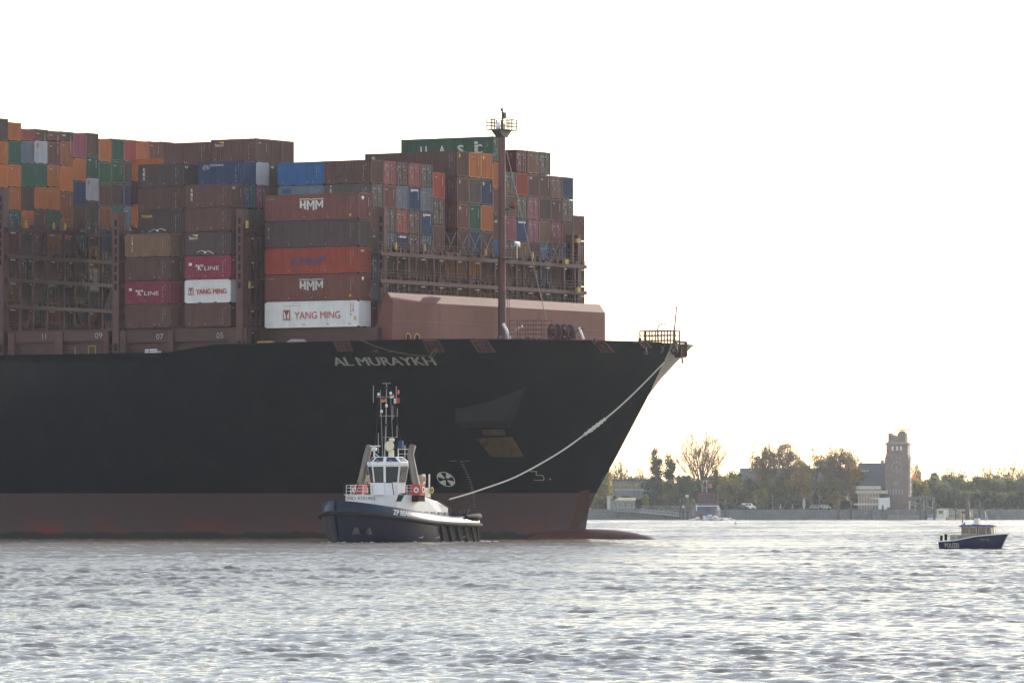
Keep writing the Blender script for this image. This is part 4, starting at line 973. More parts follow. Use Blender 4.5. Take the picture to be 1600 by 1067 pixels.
# deckhouse
WH = M['white']
mb = MB()
fr = [(5.6, -2.4), (6.2, -1.2), (6.2, 1.2), (5.6, 2.4), (4.4, 3.05), (1.0, 3.2), (1.0, -3.2), (4.4, -3.05)]
mb.prism([(x, y, 2.0) for x, y in fr], (0, 0, 3.0))
mb.box(5.7, 6.24, -2.2, 2.2, 4.96, 5.04); mb.build('deckhouse', WH, TUG)
mb = MB(); add_text(mb, 'IMO 9701982', lambda u, v: (6.215, -1.9 + u, 4.45 + v), 3.4, .34, bold=.0); mb.build('lettering', M['letter_black'], TUG)
mb = MB()                                               # engine casing sloping aft, with a lit top edge
top = [(1.2, 3.0, 4.95), (-2, 3.0, 4.7), (-7.2, 2.7, 3.9)]
for sgn in (1, -1):
    pts = [(1.0, sgn * 3.18, 1.8), (-7.3, sgn * 2.9, 1.75), (-7.3, sgn * 2.75, 3.75), (-2, sgn * 3.1, 4.55), (1.0, sgn * 3.2, 4.8)]
    mb.add(pts, [tuple(range(5)) if sgn < 0 else tuple(range(5))[::-1]])
    mb.add([pts[4], pts[3], pts[2], (-7.2, sgn * 2.3, 4.0), (-2, sgn * 2.5, 4.95), (1.0, sgn * 2.6, 5.2)], [(0, 1, 4, 5), (1, 2, 3, 4)])
mb.add([(1.0, -2.6, 5.2), (-2, -2.5, 4.95), (-7.2, -2.3, 4.0), (-7.2, 2.3, 4.0), (-2, 2.5, 4.95), (1, 2.6, 5.2)], [(0, 1, 4, 5), (1, 2, 3, 4)])
mb.add([(-7.3, -2.9, 1.75), (-7.3, 2.9, 1.75), (-7.3, 2.75, 3.75), (-7.2, 2.3, 4.0), (-7.2, -2.3, 4.0), (-7.3, -2.75, 3.75)], [tuple(range(6))])
mb.build('engine_casing', WH, TUG)
for sgn in (1, -1):
    for s in (-.4, -1.9, -3.4, -5.0, -6.3):
        m2 = MB(); m2.box(s - .35, s + .35, sgn * 3.0 - .1 + (.1 if sgn > 0 else 0), sgn * 3.0 + .1 + (.1 if sgn > 0 else 0), 2.5, 3.3 - abs(s) * .02); m2.build('vent_panel', M['steel'], TUG)
    m2 = MB(); m2.prism([(-4.6, sgn * 2.8, 4.4), (-5.0, sgn * 2.8, 4.36), (-7.4, sgn * 2.95, 3.6), (-7.4, sgn * 2.95, 1.9), (-7.1, sgn * 2.95, 1.9), (-7.1, sgn * 2.95, 3.6)], (0, sgn * .12, 0)); m2.build('casing_frame', M['black'], TUG)
mb = MB(); mb.prism([(3.6, 3.04, 4.3), (4.5, 2.98, 4.3), (4.1, 2.98, 4.98), (3.0, 3.1, 4.98)], (0, .1, 0)); mb.prism([(3.6, -3.14, 4.3), (4.5, -3.08, 4.3), (4.1, -3.08, 4.98), (3.0, -3.2, 4.98)], (0, .1, 0)); mb.build('fairing', M['black'], TUG)
# wheelhouse: an octagon flaring up to the window tops
def octo(f, z, c=1.05):
    q = [(2.9, .75), (1.7, 1.95), (-.2, 1.95), (-.9, 1.5), (-.9, -1.5), (-.2, -1.95), (1.7, -1.95), (2.9, -.75)]
    return [(c + (x - c) * f, y * f, z) for x, y in q]
WHO = None
mb = MB(); lv = [octo(.84, 5.0), octo(.86, 6.15), octo(1.0, 8.1), octo(1.04, 8.12), octo(1.04, 8.4), octo(.72, 9.0)]
for i in range(len(lv) - 1):
    mb.add(lv[i] + lv[i + 1], [(j, 8 + j, 8 + (j + 1) % 8, (j + 1) % 8) for j in range(8)])
mb.add(lv[-1], [tuple(range(8))[::-1]]); WHO = mb.build('wheelhouse', WH, TUG)
a, b = lv[1], lv[2]
for j in range(8):
    if j in (3,): continue
    p = [Vector(a[j]), Vector(a[(j + 1) % 8]), Vector(b[(j + 1) % 8]), Vector(b[j])]
    c = sum(p, Vector()) / 4; nrm = (p[1] - p[0]).cross(p[3] - p[0]).normalized()
    if nrm.dot(c - Vector((1.05, 0, c.z))) < 0: nrm = -nrm
    q = []
    for k, v in enumerate(p):
        u = (c - v); side = (p[(k + 1) % 4] - v) if k in (0, 2) else (p[(k - 1) % 4] - v)
        up_ = (p[3 - k] - v) if True else None
        q.append(v + side.normalized() * .13 + up_.normalized() * (.16 if k < 2 else .14) + nrm * .015)
    m2 = MB(); m2.add(q, [(0, 1, 2, 3)]); m2.build('window', M['glass'], WHO)
for j in (7, 0, 1, 6):
    a2, b2 = lv[4], lv[5]; p = [Vector(a2[j]), Vector(a2[(j + 1) % 8]), Vector(b2[(j + 1) % 8]), Vector(b2[j])]; c = sum(p, Vector()) / 4; nrm = (p[1] - p[0]).cross(p[3] - p[0]).normalized()
    if nrm.z < 0: nrm = -nrm
    m2 = MB(); m2.add([c + (v - c) * .74 + nrm * .015 for v in p], [(0, 1, 2, 3)]); m2.build('window', M['glass'], WHO)
m2 = MB()
for y in (-1.2, 0.0, 1.2): m2.lathe([(0, 0), (.13, .02), (.13, .16), (0, .2)], (3.0 - abs(y) * .5, y, 8.42), 8)
m2.build('lamp', M['steel'], WHO)
rail(TUG, [(4.4, -3.0, 5.0), (5.6, -2.3, 5.0), (6.1, -1.1, 5.0), (6.1, 1.1, 5.0), (5.6, 2.3, 5.0), (4.4, 3.0, 5.0), (1.2, 3.15, 5.0)], 1.0, WH, .9)
rail(TUG, [(4.4, -3.0, 5.0), (1.2, -3.15, 5.0)], 1.0, WH, .9)
mb = MB()
for sgn in (1, -1): mb.bar((6.25, sgn * .9, 5.0), (6.2, sgn * .5, 6.3), .07); mb.bar((5.0, sgn * 3.05, 5), (5.1, sgn * 2.9, 6.25), .07); mb.bar((6.2, sgn * .5, 6.3), (5.1, sgn * 2.9, 6.25), .06)
mb.build('guard_bar', M['black'], TUG)
for sgn in (1, -1):
    mb = MB(); mb.tube([(.75, sgn * 3.4, 5.9), (.7, sgn * 3.15, 6.8), (.65, sgn * 2.62, 9.2), (.1, sgn * 2.6, 10.15)], [.42, .40, .36, .36], 12); mb.build('exhaust_pipe', FUN, TUG)
    mb = MB(); mb.box(.1, 1.3, sgn * 3.5 - .6, sgn * 3.5 + .6, 4.95, 6.1); mb.box(-.0, 1.4, sgn * 3.5 - .5, sgn * 3.5 + .5, 4.3, 4.949, 1)
    mb.ring((1.315, sgn * 3.7, 5.5), (0, 1, 0), (0, 0, 1), .3, .17, (.05, 0, 0), 14, 2); mb.ring((.6, sgn * (3.5 + .62), 5.55), (1, 0, 0), (0, 0, 1), .33, .19, (0, sgn * .05, 0), 14, 2); mb.build('funnel_casing', [M['red_paint'], M['black'], WH], TUG)
    mb = MB(); mb.box(-.9, -.3, sgn * 3.3 - .3, sgn * 3.3 + .3, 6.2, 7.1, 0); mb.box(-.75, -.4, sgn * 3.3 + .25, sgn * 3.3 + .33, 6.4, 6.9, 1); mb.bar((-.6, sgn * 3.3, 4.9), (-.6, sgn * 3.3, 6.2), .15); mb.build('light_box', [M['cream'], M['red_paint']], TUG)
mb = MB(); mb.box(-3.6, -1.9, 1.2, 2.7, 4.75, 5.75); mb.box(-2.9, -2.3, 1.6, 2.3, 5.75, 6.2); mb.build('winch_control', M['cream'], TUG)
mb = MB()
for x, y in ((-3.4, 1.4), (-2.2, 2.5), (-2.6, 2.5), (-3.5, 2.6)): mb.bar((x, y, 5.7), (x, y, 7.2 if y > 2.4 else 6.6), .12)
mb.bar((-3.7, 1.2, 6.6), (-1.9, 2.7, 6.6), .07); mb.bar((-2.0, 2.72, 4.0), (-2.0, 2.72, 4.8), .1); mb.build('deck_post', WH, TUG)
mb = MB(); mb.ring((-3.7, 2.75, 5.5), (1, 0, 0), (0, 0, 1), .36, .2, (0, .1, 0), 14); mb.build('life_ring', M['yellow'], TUG)
mb = MB(); mb.tube([(-8.6, -1.3, 3.2), (-8.6, 1.3, 3.2)], .75, 14); mb.box(-9.3, -7.9, -1.6, -1.35, 1.8, 3.9); mb.box(-9.3, -7.9, 1.35, 1.6, 1.8, 3.9); mb.build('tow_winch', M['dark_steel'], TUG)
mb = MB(); mb.tube([(-7.8, -1.2, 1.8), (-7.8, -1.1, 4.3), (-7.8, 1.1, 4.3), (-7.8, 1.2, 1.8)], .16, 8); mb.prism([(-8.2, 3.4, 1.8), (-10.0, 3.7, 1.8), (-8.6, 3.5, 3.4)], (0, .12, 0)); mb.tube([(-9.6, 3.2, 2.8), (-10.3, 3.2, 3.5)], .1, 8); mb.tube([(-9.9, 3.5, 2.8), (-10.6, 3.5, 3.5)], .1, 8); mb.build('tow_staple', NAVY, TUG)
# mast
MAST = empty('mast', (0, 0, 0), 0, TUG)
mb = MB(); ms, mp = 1.1, 0.0
mb.tube([(ms, mp - .25, 8.9), (ms, mp - .1, 11.2), (ms, mp, 16.7)], [.1, .08, .05], 6); mb.tube([(ms - .5, mp - .75, 8.9), (ms, mp - .75, 16.0)], .035, 5); mb.tube([(ms - .4, mp + .5, 11), (ms, mp + .5, 15.2)], .03, 5)
for z, y0, y1 in ((11.05, -.4, 1.3), (13.3, -.9, 1.0), (15.3, -1.2, .9), (16.72, -.5, .5)): mb.bar((ms, y0, z), (ms, y1, z), .07)
mb.build('mast_pole', M['steel'], MAST)
mb = MB()
for y, z0, z1 in ((-1.6, 14.7, 16.5), (1.15, 14.6, 16.4), (-1.0, 9.4, 11.5), (.75, 12.9, 14.4), (-.7, 13.3, 15.0), (1.3, 13.2, 14.1), (1.25, 11.0, 12.3)): mb.bar((ms, y, z0), (ms, y, z1), .05)
mb.build('antenna', M['steel'], MAST)
for y, z in ((0, 16.1), (.05, 14.2), (0, 12.2), (-.9, 15.4), (.55, 15.5), (-.55, 13.6)):
    m2 = MB(); m2.lathe([(0, 0), (.13, .03), (.14, .2), (.1, .32), (0, .34)], (ms + .12, y, z), 8); m2.build('lamp', M['letter_black'] if y == 0 else M['white'], MAST)
mb = MB()
for y in (-1.9, 1.6): mb.tube([(ms - .8, y, 9.0), (ms, y * .5, 15.3)], .018, 4)
mb.build('stay_wire', M['dark_steel'], MAST)
mb = MB(); mb.tube([(.9, .45, 8.9), (.9, .45, 9.7)], .3, 10); mb.lathe([(0, -.15), (.36, -.12), (.55, .12), (.56, .22), (.3, .1), (0, .08)], (1.3, .55, 10.1), 16, 'x'); mb.lathe([(0, 0), (.3, .05), (.3, .35), (0, .45)], (.9, .5, 10.55), 10); mb.build('fire_monitor', M['cream'], TUG)
mb = MB(); mb.tube([(1.9, -1.05, 8.9), (1.9, -1.05, 9.9)], .1, 8); mb.lathe([(0, 0), (.3, .05), (.34, .3), (.2, .45), (0, .48)], (1.9, -1.05, 9.55), 10); mb.bar((1.5, -1.75, 10.12), (2.2, -.2, 10.12), .15, .13); mb.bar((1.9, -1.0, 9.4), (1.6, -.5, 8.9), .08); mb.build('radar', WH, TUG)
mb = MB(); mb.bar((.2, .9, 9.8), (.0, 2.1, 9.8), .08); mb.bar((0, 2.1, 9.8), (-.2, 2.5, 9.3), .06); mb.bar((.2, .9, 8.9), (.2, .9, 10.0), .07); mb.bar((0, 1.6, 8.9), (0, 1.6, 10.2), .05); mb.bar((.1, .9, 9.3), (0, 2.0, 9.3), .05); mb.box(-.1, .25, .9, 1.4, 9.85, 10.7, 1); mb.build('roof_rail', [WH, M['letter_blue']], TUG)

def flag(name, label, px, py, w, h, d, cols, vert=False):
    x, z = W(px, py, d); mb = MB(); n = 8
    for k, c in enumerate(cols):
        for i in range(n):
            def P(u, v, off): return (x + w * u, d + .08 * math.sin(u * 7 + v) + off, z - h * v - .06 * w * math.sin(u * 5))
            u0, u1 = i / n, (i + 1) / n; v0, v1 = k / len(cols), (k + 1) / len(cols)
            if vert: u0, u1, v0, v1 = (k + i / n) / len(cols), (k + (i + 1) / n) / len(cols), 0, 1
            mb.add([P(u0, v1, 0), P(u1, v1, 0), P(u1, v0, 0), P(u0, v0, 0)], [(0, 1, 2, 3)], k); mb.add([P(u0, v1, .012), P(u1, v1, .012), P(u1, v0, .012), P(u0, v0, .012)], [(3, 2, 1, 0)], k)
    o = mb.build(name, cols); tag(o, label, 'flag')
GOLD = paint('flag_gold', (.5, .28, .02), .8, .05); BLK = paint('flag_black', (.02, .02, .02), .8, .05)
dM = TD - 1.0
flag('flag', 'small black, red and gold striped flag on the tugboat mast', 595.5, 620, .52, .5, dM, [BLK, M['red_paint'], GOLD])
flag('flag', 'small red flag with a white upper part, the lower of two on the tugboat mast', 615, 622, .62, .5, dM, [M['white'], M['red_paint'], M['red_paint']], True)
flag('flag', 'tiny red flag above white, the upper one high on the tugboat mast', 609, 616, .42, .36, dM - .2, [M['red_paint'], M['white']])
flag('flag', 'narrow orange red pennant at the top of the tugboat signal line', 621, 609, .18, .42, dM, [M['orange_paint']])

# ------------------------------------------------------------------ tow line
rope = paint('tow_rope', (.42, .40, .36), .8, .3, (.25, .2, .13))
pts = [(702, 780), (730, 772), (760, 762), (800, 747.5), (840, 727), (880, 703), (912, 680)]
knot = [(912, 680), (924, 671), (936, 662), (946, 654)]; pts2 = [(946, 654), (975, 629), (1005, 600), (1038, 566)]
def rp(px, py):
    t = (px - 702) / (1038 - 702); end = ship_world((35.5, 21.9, 19.6)).y; d = (TD + 8.6) * (1 - t) + (end - .6) * t; x, z = W(px, py, d); return (x, d, z)
def smooth_path(p, n=8):
    out = []
    for i in range(len(p) - 1):
        p0, p1, p2, p3 = [Vector(p[max(0, min(len(p) - 1, i + k))]) for k in (-1, 0, 1, 2)]
        for j in range(n):
            t = j / n; out.append(.5 * ((2 * p1) + (p2 - p0) * t + (2 * p0 - 5 * p1 + 4 * p2 - p3) * t * t + (3 * p1 - p0 - 3 * p2 + p3) * t ** 3))
    return out + [Vector(p[-1])]
mb = MB(); allp = smooth_path([rp(*p) for p in pts + pts2[0:]], 6)
mb.tube(allp, .085, 6)
ROPE = mb.build('tow_line', rope); tag(ROPE, 'long pale tow rope sagging from the tugboat up to the ship bow', 'rope')
mb = MB(); kp = smooth_path([rp(*p) for p in knot], 6); mb.tube(kp, [.08 + .07 * math.sin(math.pi * i / (len(kp) - 1)) + .05 * ((i * 7) % 3) for i in range(len(kp))], 7)
mb.bar(rp(925, 670.5), rp(926, 674), .12); mb.build('chafe_sleeve', rope, ROPE)

# ------------------------------------------------------------------ police launch
M['tan'] = paint('tan_grey', (.36, .34, .28), .5, .2)
CABG = glass('cabin_glass', (.022, .026, .028), .12)
PA, PD = R(25), 491.0
px0 = (1521 - 800) / FPX * PD
POL = empty('police_boat', (px0, PD, 0), -PA)
tag(POL, 'small blue and white police launch with lettering on its hull', 'boat')
def pb(s): return 1.0 * max(0.0, 1 - max(0, (s + .4) / 3.5) ** 2.4) ** .75 if s > -.4 else 1.0 - .04 * (-.4 - s)
Ps = [3.02, 2.9, 2.65, 2.3, 1.8, 1.2, .5, -.3, -1.2, -2.1, -2.75]
mb = MB()
for sgn in (1, -1):
    sec = []
    for s in Ps:
        b = pb(s); zt = float(np.interp(s, [-2.8, -1, .6, 3.1], [.60, .75, 1.08, 1.28])); rk = np.interp(s, [0, 3], [0, -.62])
        sec.append([(s + rk * 1.25, sgn * b * .2, -.4), (s + rk, sgn * b * .74, .02), (s + rk * .5, sgn * b * .9, zt * .55), (s, sgn * b, zt)])
    vs, fs = loft(sec, flip=(sgn > 0)); mb.add(vs, fs, 0, True)
    if sgn > 0: A_ = sec
    else: mb.add([q[-1] for q in A_] + [q[-1] for q in sec], [(i, i + 1, len(Ps) + i + 1, len(Ps) + i) for i in range(len(Ps) - 1)], 1); mb.add(A_[-1] + sec[-1], [(i, i + 1, 5 + i, 4 + i) for i in range(3)], 0)
mb.build('hull', [paint('police_blue', (0.012, 0.020, 0.075), .35, .2, spec=.5, vary=0), M['steel']], POL)
mb = MB()
for sgn in (1, -1): mb.tube([(s, sgn * (pb(s) + .015), float(np.interp(s, [-2.8, -1, .6, 3.1], [.62, .77, 1.1, 1.30]))) for s in Ps], .045, 6)
mb.build('gunwale', M['white'], POL)
mb = MB(); mb.tube([(3.0, 0, 1.28), (2.85, 0, 1.0), (2.3, 0, -.05)], [.07, .06, .05], 6); mb.build('stem_guard', WH, POL)
mb = MB(); mb.prism([(-.75, -.78, .7), (1.75, -.62, .95), (1.75, -.62, 1.28), (-.75, -.78, 1.25)], (0, 1.5, 0)); mb.build('cabin_base', M['steel'], POL)
mb = MB(); posts = [(-.75, -.78), (-.1, -.78), (.55, -.76), (.72, -.75), (1.35, -.7), (1.75, -.5), (1.8, 0.0), (1.75, .5), (1.35, .7), (.55, .76), (-.1, .78), (-.75, .78), (-.75, 0)]
for x, y in posts: mb.bar((x, y, 1.22), (x - (.12 if x > 1.5 else 0), y, 1.86), .075)
mb.build('cabin_post', M['tan'], POL)
for (x0, y0), (x1, y1) in list(zip(posts[:8], posts[1:9])) + [(posts[8], posts[9]), (posts[9], posts[10])]:
    if (x0, x1) == (.55, .72): continue
    m2 = MB(); d0 = .1 if x0 > 1.5 else 0; d1 = .1 if x1 > 1.5 else 0
    m2.add([(x0, y0 * .985, 1.27), (x1, y1 * .985, 1.27), (x1 - d1, y1 * .985, 1.84), (x0 - d0, y0 * .985, 1.84)], [(0, 1, 2, 3)])
    m2.build('window', CABG, POL)
mb = MB(); mb.box(.6, 1.15, -.3, .3, .95, 1.32); mb.box(.35, .55, -.25, .25, 1.0, 1.6); mb.build('console', M['dark_steel'], POL)
mb = MB(); ro = [(-.95, -.86), (1.2, -.84), (1.8, -.6), (1.9, 0), (1.8, .6), (1.2, .84), (-.95, .86)]
mb.prism([(x, y, 1.86) for x, y in ro], (0, 0, .1)); mb.prism([(x * .9, y * .85, 1.961) for x, y in ro], (0, 0, .06)); mb.build('roof', paint('roof_blue', (.05, .06, .22), .4, .1), POL)
mb = MB(); mb.box(-.1, .55, -.25, .25, 2.02, 2.08); mb.box(.1, .5, -.22, .22, 2.1, 2.55, 1); mb.lathe([(0, 0), (.08, 0), (.08, .14), (0, .16)], (-.7, -.3, 2.03), 8, mi=2); mb.bar((.0, .4, 2.0), (.0, .4, 2.75), .03, mi=2); mb.bar((-.8, -.4, 1.3), (-.8, -.4, 2.9), .03, mi=2)
mb.bar((1.05, .1, 2.0), (.95, .1, 3.15), .03, mi=1); mb.bar((1.35, .1, 2.0), (.95, .1, 3.15), .025, mi=1); mb.bar((.95, .1, 3.0), (.95, .1, 3.4), .02, mi=2); mb.bar((-.85, -.4, 2.2), (-.85, -.2, 2.65), .05, mi=2); mb.build('roof_gear', [M['steel'], WH, M['dark_steel']], POL)
mb = MB()
for s in (-2.7, -2.2, -1.7, -1.2): mb.bar((s, -.93, .65), (s, -.93, 1.3), .035)
mb.bar((-2.7, -.93, 1.28), (-.8, -.8, 1.45), .04); mb.bar((-2.7, -.93, 1.0), (-.8, -.8, 1.15), .03); mb.bar((-2.7, .93, 1.28), (-.8, .8, 1.45), .04); mb.bar((-2.7, -.93, 1.28), (-2.7, .93, 1.28), .04)
for s in (1.9, 2.3, 2.7): mb.bar((s, -pb(s) * .8, 1.2), (s, -pb(s) * .8, 1.62), .025)
mb.bar((1.9, -pb(1.9) * .8, 1.6), (2.75, -.1, 1.62), .025); mb.build('railing', M['cream'], POL)
mb = MB(); mb.tube([(-2.45, -.98, .72), (-2.45, -.98, 1.15)], .12, 8); mb.tube([(-2.05, -.98, .75), (-2.05, -.98, 1.25)], .12, 8); mb.build('fender', M['black'], POL)
mb = MB(); mb.box(-1.75, -1.0, -.75, .6, .62, 1.2); mb.build('deck_box', M['tan'], POL)
mb = MB(); f = lambda u, v: (-2.2 + u, -(pb(-2.2 + u) * np.interp(.16 + v, [0, .35, .65], [.76, .9, 1.0])) - .02, .16 + v)
add_text(mb, 'POLIZEI', f, 1.25, .36, bold=.01); mb.build('lettering', M['letter_white'], POL)
mb = MB(); f = lambda u, v: (.85 + u * .9, -(pb(.95 + u) * np.interp(.72 + v, [0, .6, 1.1], [.74, .9, 1.0])) - .035, .74 + v)
add_text(mb, 'WS 43', f, .85, .15, bold=.0); mb.build('lettering', M['letter_dim'], POL)

# ------------------------------------------------------------------ far tug coming head-on with its bow wave
RD = 1900.0
rx0 = W(1104, 800, RD)[0]
RT = empty('tugboat', (rx0, RD, 0), R(-90)); tag(RT, 'distant dark and red tugboat coming head-on past the mooring piles', 'tugboat')
mb = MB()
for sgn in (1, -1):
    sec = []
    for s in (9, 8.6, 7.5, 5.5, 3, 0, -9):
        b = 4.3 * max(0, 1 - max(0, s / 9.05) ** 2.6) ** .6; sec.append([(s - .8, sgn * b * .7, -1), (s - .3, sgn * b * .9, .8), (s, sgn * b, 1.6), (s, sgn * b, 1.61), (s, sgn * b, 4.2)])
    vs, fs = loft(sec, flip=(sgn > 0)); mb.add(vs, fs, 0)
    for i in range(len(mb.m) - len(fs), len(mb.m)):
        pass
mb.m = [1 if min(mb.v[k][2] for k in f) < 1.5 else 0 for f in mb.f]
mb.box(-9, 6.5, -3.9, 3.9, 2.9, 3.0); mb.build('hull', [paint('slate_hull', (.07, .09, .16), .5, .2), M['red_paint']], RT)
mb = MB(); mb.box(-5, 4.0, -2.9, 2.9, 3.0, 5.6); mb.build('deckhouse', paint('slate_house', (.10, .09, .13), .5, .2), RT)
mb = MB(); mb.prism([(3.2, -2.5, 5.6), (3.2, 2.5, 5.6), (3.5, 2.7, 8.4), (3.5, -2.7, 8.4)], (-4.5, 0, 0)); mb.box(-1.4, 3.7, -2.9, 2.9, 8.401, 8.8); W3 = mb.build('wheelhouse', paint('dark_red', (.16, .03, .03), .5, .2), RT)
mb = MB()
for y in (-2.1, -.7, .7): mb.add([(3.42, y, 6.4), (3.42, y + 1.3, 6.4), (3.56, y + 1.3, 8.1), (3.56, y, 8.1)], [(0, 1, 2, 3)])
mb.build('window', M['glass'], W3)
mb = MB(); mb.bar((1, 0, 8.8), (1, 0, 12.8), .3); mb.bar((1, -1.8, 12.6), (1, 1.6, 12.6), .25); mb.bar((1, -1.6, 10.4), (1, 2.0, 10.4), .25); mb.bar((1, -1.4, 8.8), (1, -1.4, 11.6), .35); mb.bar((1, 3.4, 5), (1, 3.7, 10.2), .2); mb.build('mast_pole', M['steel'], RT)
mb = MB(); mb.box(.8, 1.3, .6, 1.7, 10.8, 11.6); mb.build('fire_monitor', M['orange_paint'], RT)
mb = MB(); mb.bar((6.6, -3.2, 4.6), (6.6, 3.2, 4.6), .25); mb.bar((6.6, -3.4, 3), (6.6, -3.4, 4.9), .3); mb.bar((6.6, 3.4, 3), (6.6, 3.4, 4.9), .3)
for y in (-1.4, 1.0): mb.box(6.5, 6.8, y - .3, y + .3, 2.2, 3.6)
mb.build('bow_bitts', WH, RT)
mb = MB(); rr = random.Random(2)
def foam(mb, cx, cy, w, h, n, r0):
    for k in range(n):
        a = rr.uniform(-1, 1); x = cx + w * a; z = h * (1 - abs(a) ** 1.5) * rr.random(); r = r0 * rr.uniform(.5, 1.2)
        mb.lathe([(0, -r * .5), (r * .8, -r * .25), (r, 0), (r * .7, r * .35), (0, r * .5)], (x, cy + rr.uniform(-1.5, 1.5), z), 7)
foam(mb, rx0 + .5, RD - 9.2, 6.2, 1.5, 60, .8); foam(mb, rx0 + 6, RD - 7, 2.5, .9, 20, .6)
fm = paint('foam_white', (.72, .72, .72), .7, .1); o = mb.build('bow_wave_foam', fm); tag(o, kind='stuff')

mb = MB(); rr = random.Random(8); TW = TUG.matrix_basis.copy()
def wash(mb, pts, n, r0, spread):
    for k in range(n):
        t = rr.random() * (len(pts) - 1); i = int(t); p = Vector(pts[i]).lerp(Vector(pts[i + 1]), t - i); q = TM @ Vector((p.x + rr.gauss(0, spread), p.y + rr.gauss(0, spread), rr.uniform(-.02, .1))); r = r0 * rr.uniform(.4, 1.3)
        mb.lathe([(0, -r * .3), (r * 1.6, -r * .1), (r * 1.9, 0), (r, r * .22), (0, r * .35)], q, 7)
TM = Matrix.Translation((tx, TD, 0)) @ Matrix.Rotation(math.atan2(-math.cos(TB), -math.sin(TB)), 4, 'Z') @ Matrix.Scale(.948, 4)
wash(mb, [(11.2, -2.2, 0), (11.4, 0, 0), (10, 3, 0), (4, 5, 0), (-4, 5.4, 0), (-10, 5, 0)], 60, .10, .18); wash(mb, [(-10, 5, 0), (-12.5, 4, 0), (-14, 0, 0)], 70, .2, .6)
o = mb.build('wash_foam', fm); tag(o, kind='stuff')

# ------------------------------------------------------------------ gulls
def gull(px, py, d, span, bank, label, mat, yaw=0.0, lift=.35):
    x, z = W(px, py, d); mb = MB(); L_ = span * .38
    secs_ = []
    for t, r in ((-.5, .01), (-.42, .03), (-.1, .07), (.2, .075), (.38, .05), (.46, .045), (.52, .012)):
        secs_.append([(L_ * t, r * span * .8 * math.cos(a), r * span * .8 * math.sin(a)) for a in np.linspace(0, 2 * math.pi, 9)])
    vs, fs = loft(secs_); mb.add(vs, fs, 0, True)
    for sgn in (1, -1):
        W_ = []
        for t, c0, c1, zz in ((.0, .16, -.1, 0), (.25, .2, -.06, lift * .5), (.5, .14, -.06, lift * .45), (.75, .03, -.12, lift * .15), (1.0, -.2, -.24, -.15 * lift)):
            W_.append([(L_ * c0 * 1.6, sgn * t * span / 2, zz * span * .4), (L_ * (c0 + c1) * .8, sgn * t * span / 2, zz * span * .4 + .012 * span), (L_ * c1 * 1.6, sgn * t * span / 2, zz * span * .4 - .004)])
        vs, fs = loft(W_, flip=sgn < 0); mb.add(vs, fs, 0, True); vs2 = [(v[0], v[1], v[2] - .012 * span) for v in vs]; mb.add(vs2, [f[::-1] for f in fs], 0, True)
    mb.add([(-L_ * .45, -.03 * span, 0), (-L_ * .45, .03 * span, 0), (-L_ * .68, .06 * span, 0), (-L_ * .68, -.06 * span, 0)], [(0, 1, 2, 3)])
    o = mb.build('gull', mat); o.location = (x, d, z); o.rotation_euler = (bank, 0, yaw); tag(o, label, 'bird'); return o
GW = paint('gull_white', (.72, .71, .70), .7, .1)
gull(245, 360.5, 560, 1.6, .1, 'white gull gliding in front of the container with yellow letters', GW, R(-90), .5)
gull(320, 394.5, 560, 1.6, -.08, 'white gull with spread wings just above the upper magenta container', GW, R(-95), .5)
GD = paint('gull_grey', (.22, .21, .2), .7, .1)
gull(1314, 679.5, 900, .9, .9, 'small grey gull in the pale sky near the clock tower', GD, R(40)); gull(1072, 386.5, 700, .5, .2, 'tiny dark bird alone high in the empty sky', GD, R(-90)); gull(1149, 817.5, 900, .8, .9, 'small dark bird flying low over the river near the far bank', GD, R(20))

# ------------------------------------------------------------------ the far bank
BZ = 3.55                                               # height of the land beyond
def build_land():
    rg = np.random.default_rng(3)
    xs = np.concatenate([np.linspace(-700, -40, 60)[:-1], np.arange(-40, 260, .7), np.linspace(260, 700, 40)]); n = len(xs)
    rows = [(1991, -2.6), (1995, -.9), (1997.3, .05), (1998.8, .8), (2000.4, 1.6), (2002, 2.35), (2003.4, 3.0), (2004.6, 3.45), (2006, 3.5)]
    co = []
    for j, (y, z) in enumerate(rows):
        jit = .45 if 1 < j < 7 else 0
        co.append(np.stack([xs, y + rg.normal(0, jit, n), z + rg.normal(0, jit * .7, n)], -1))
    co = np.concatenate(co); k = len(rows); idx = np.arange(n * k).reshape(k, n)
    q = np.stack([idx[:-1, :-1], idx[:-1, 1:], idx[1:, 1:], idx[1:, :-1]], -1).reshape(-1, 4)
    o = np_mesh('embankment', co, q, paint('riprap_stone', (.19, .18, .155), .9, .85, (.045, .043, .036), scale=1.3, streak=False, vary=0)); tag(o, kind='structure')
    mb = MB(); mb.add([(-700, 2005.9, BZ), (700, 2005.9, BZ), (700, 2740, BZ), (-700, 2740, BZ)], [(0, 1, 2, 3)])
    o = mb.build('lawn', paint('lawn_grass', (.17, .17, .05), .95, .4, (.05, .055, .02), scale=.2, streak=False, vary=0)); tag(o, kind='structure')
    mb = MB(); mb.add([(-700, 2009, BZ + .03), (700, 2009, BZ + .03), (700, 2013, BZ + .03), (-700, 2013, BZ + .03)], [(0, 1, 2, 3)])
    o = mb.build('path', paint('gravel_path', (.22, .20, .17), .95, .2, streak=False, vary=0)); tag(o, kind='structure')
build_land()
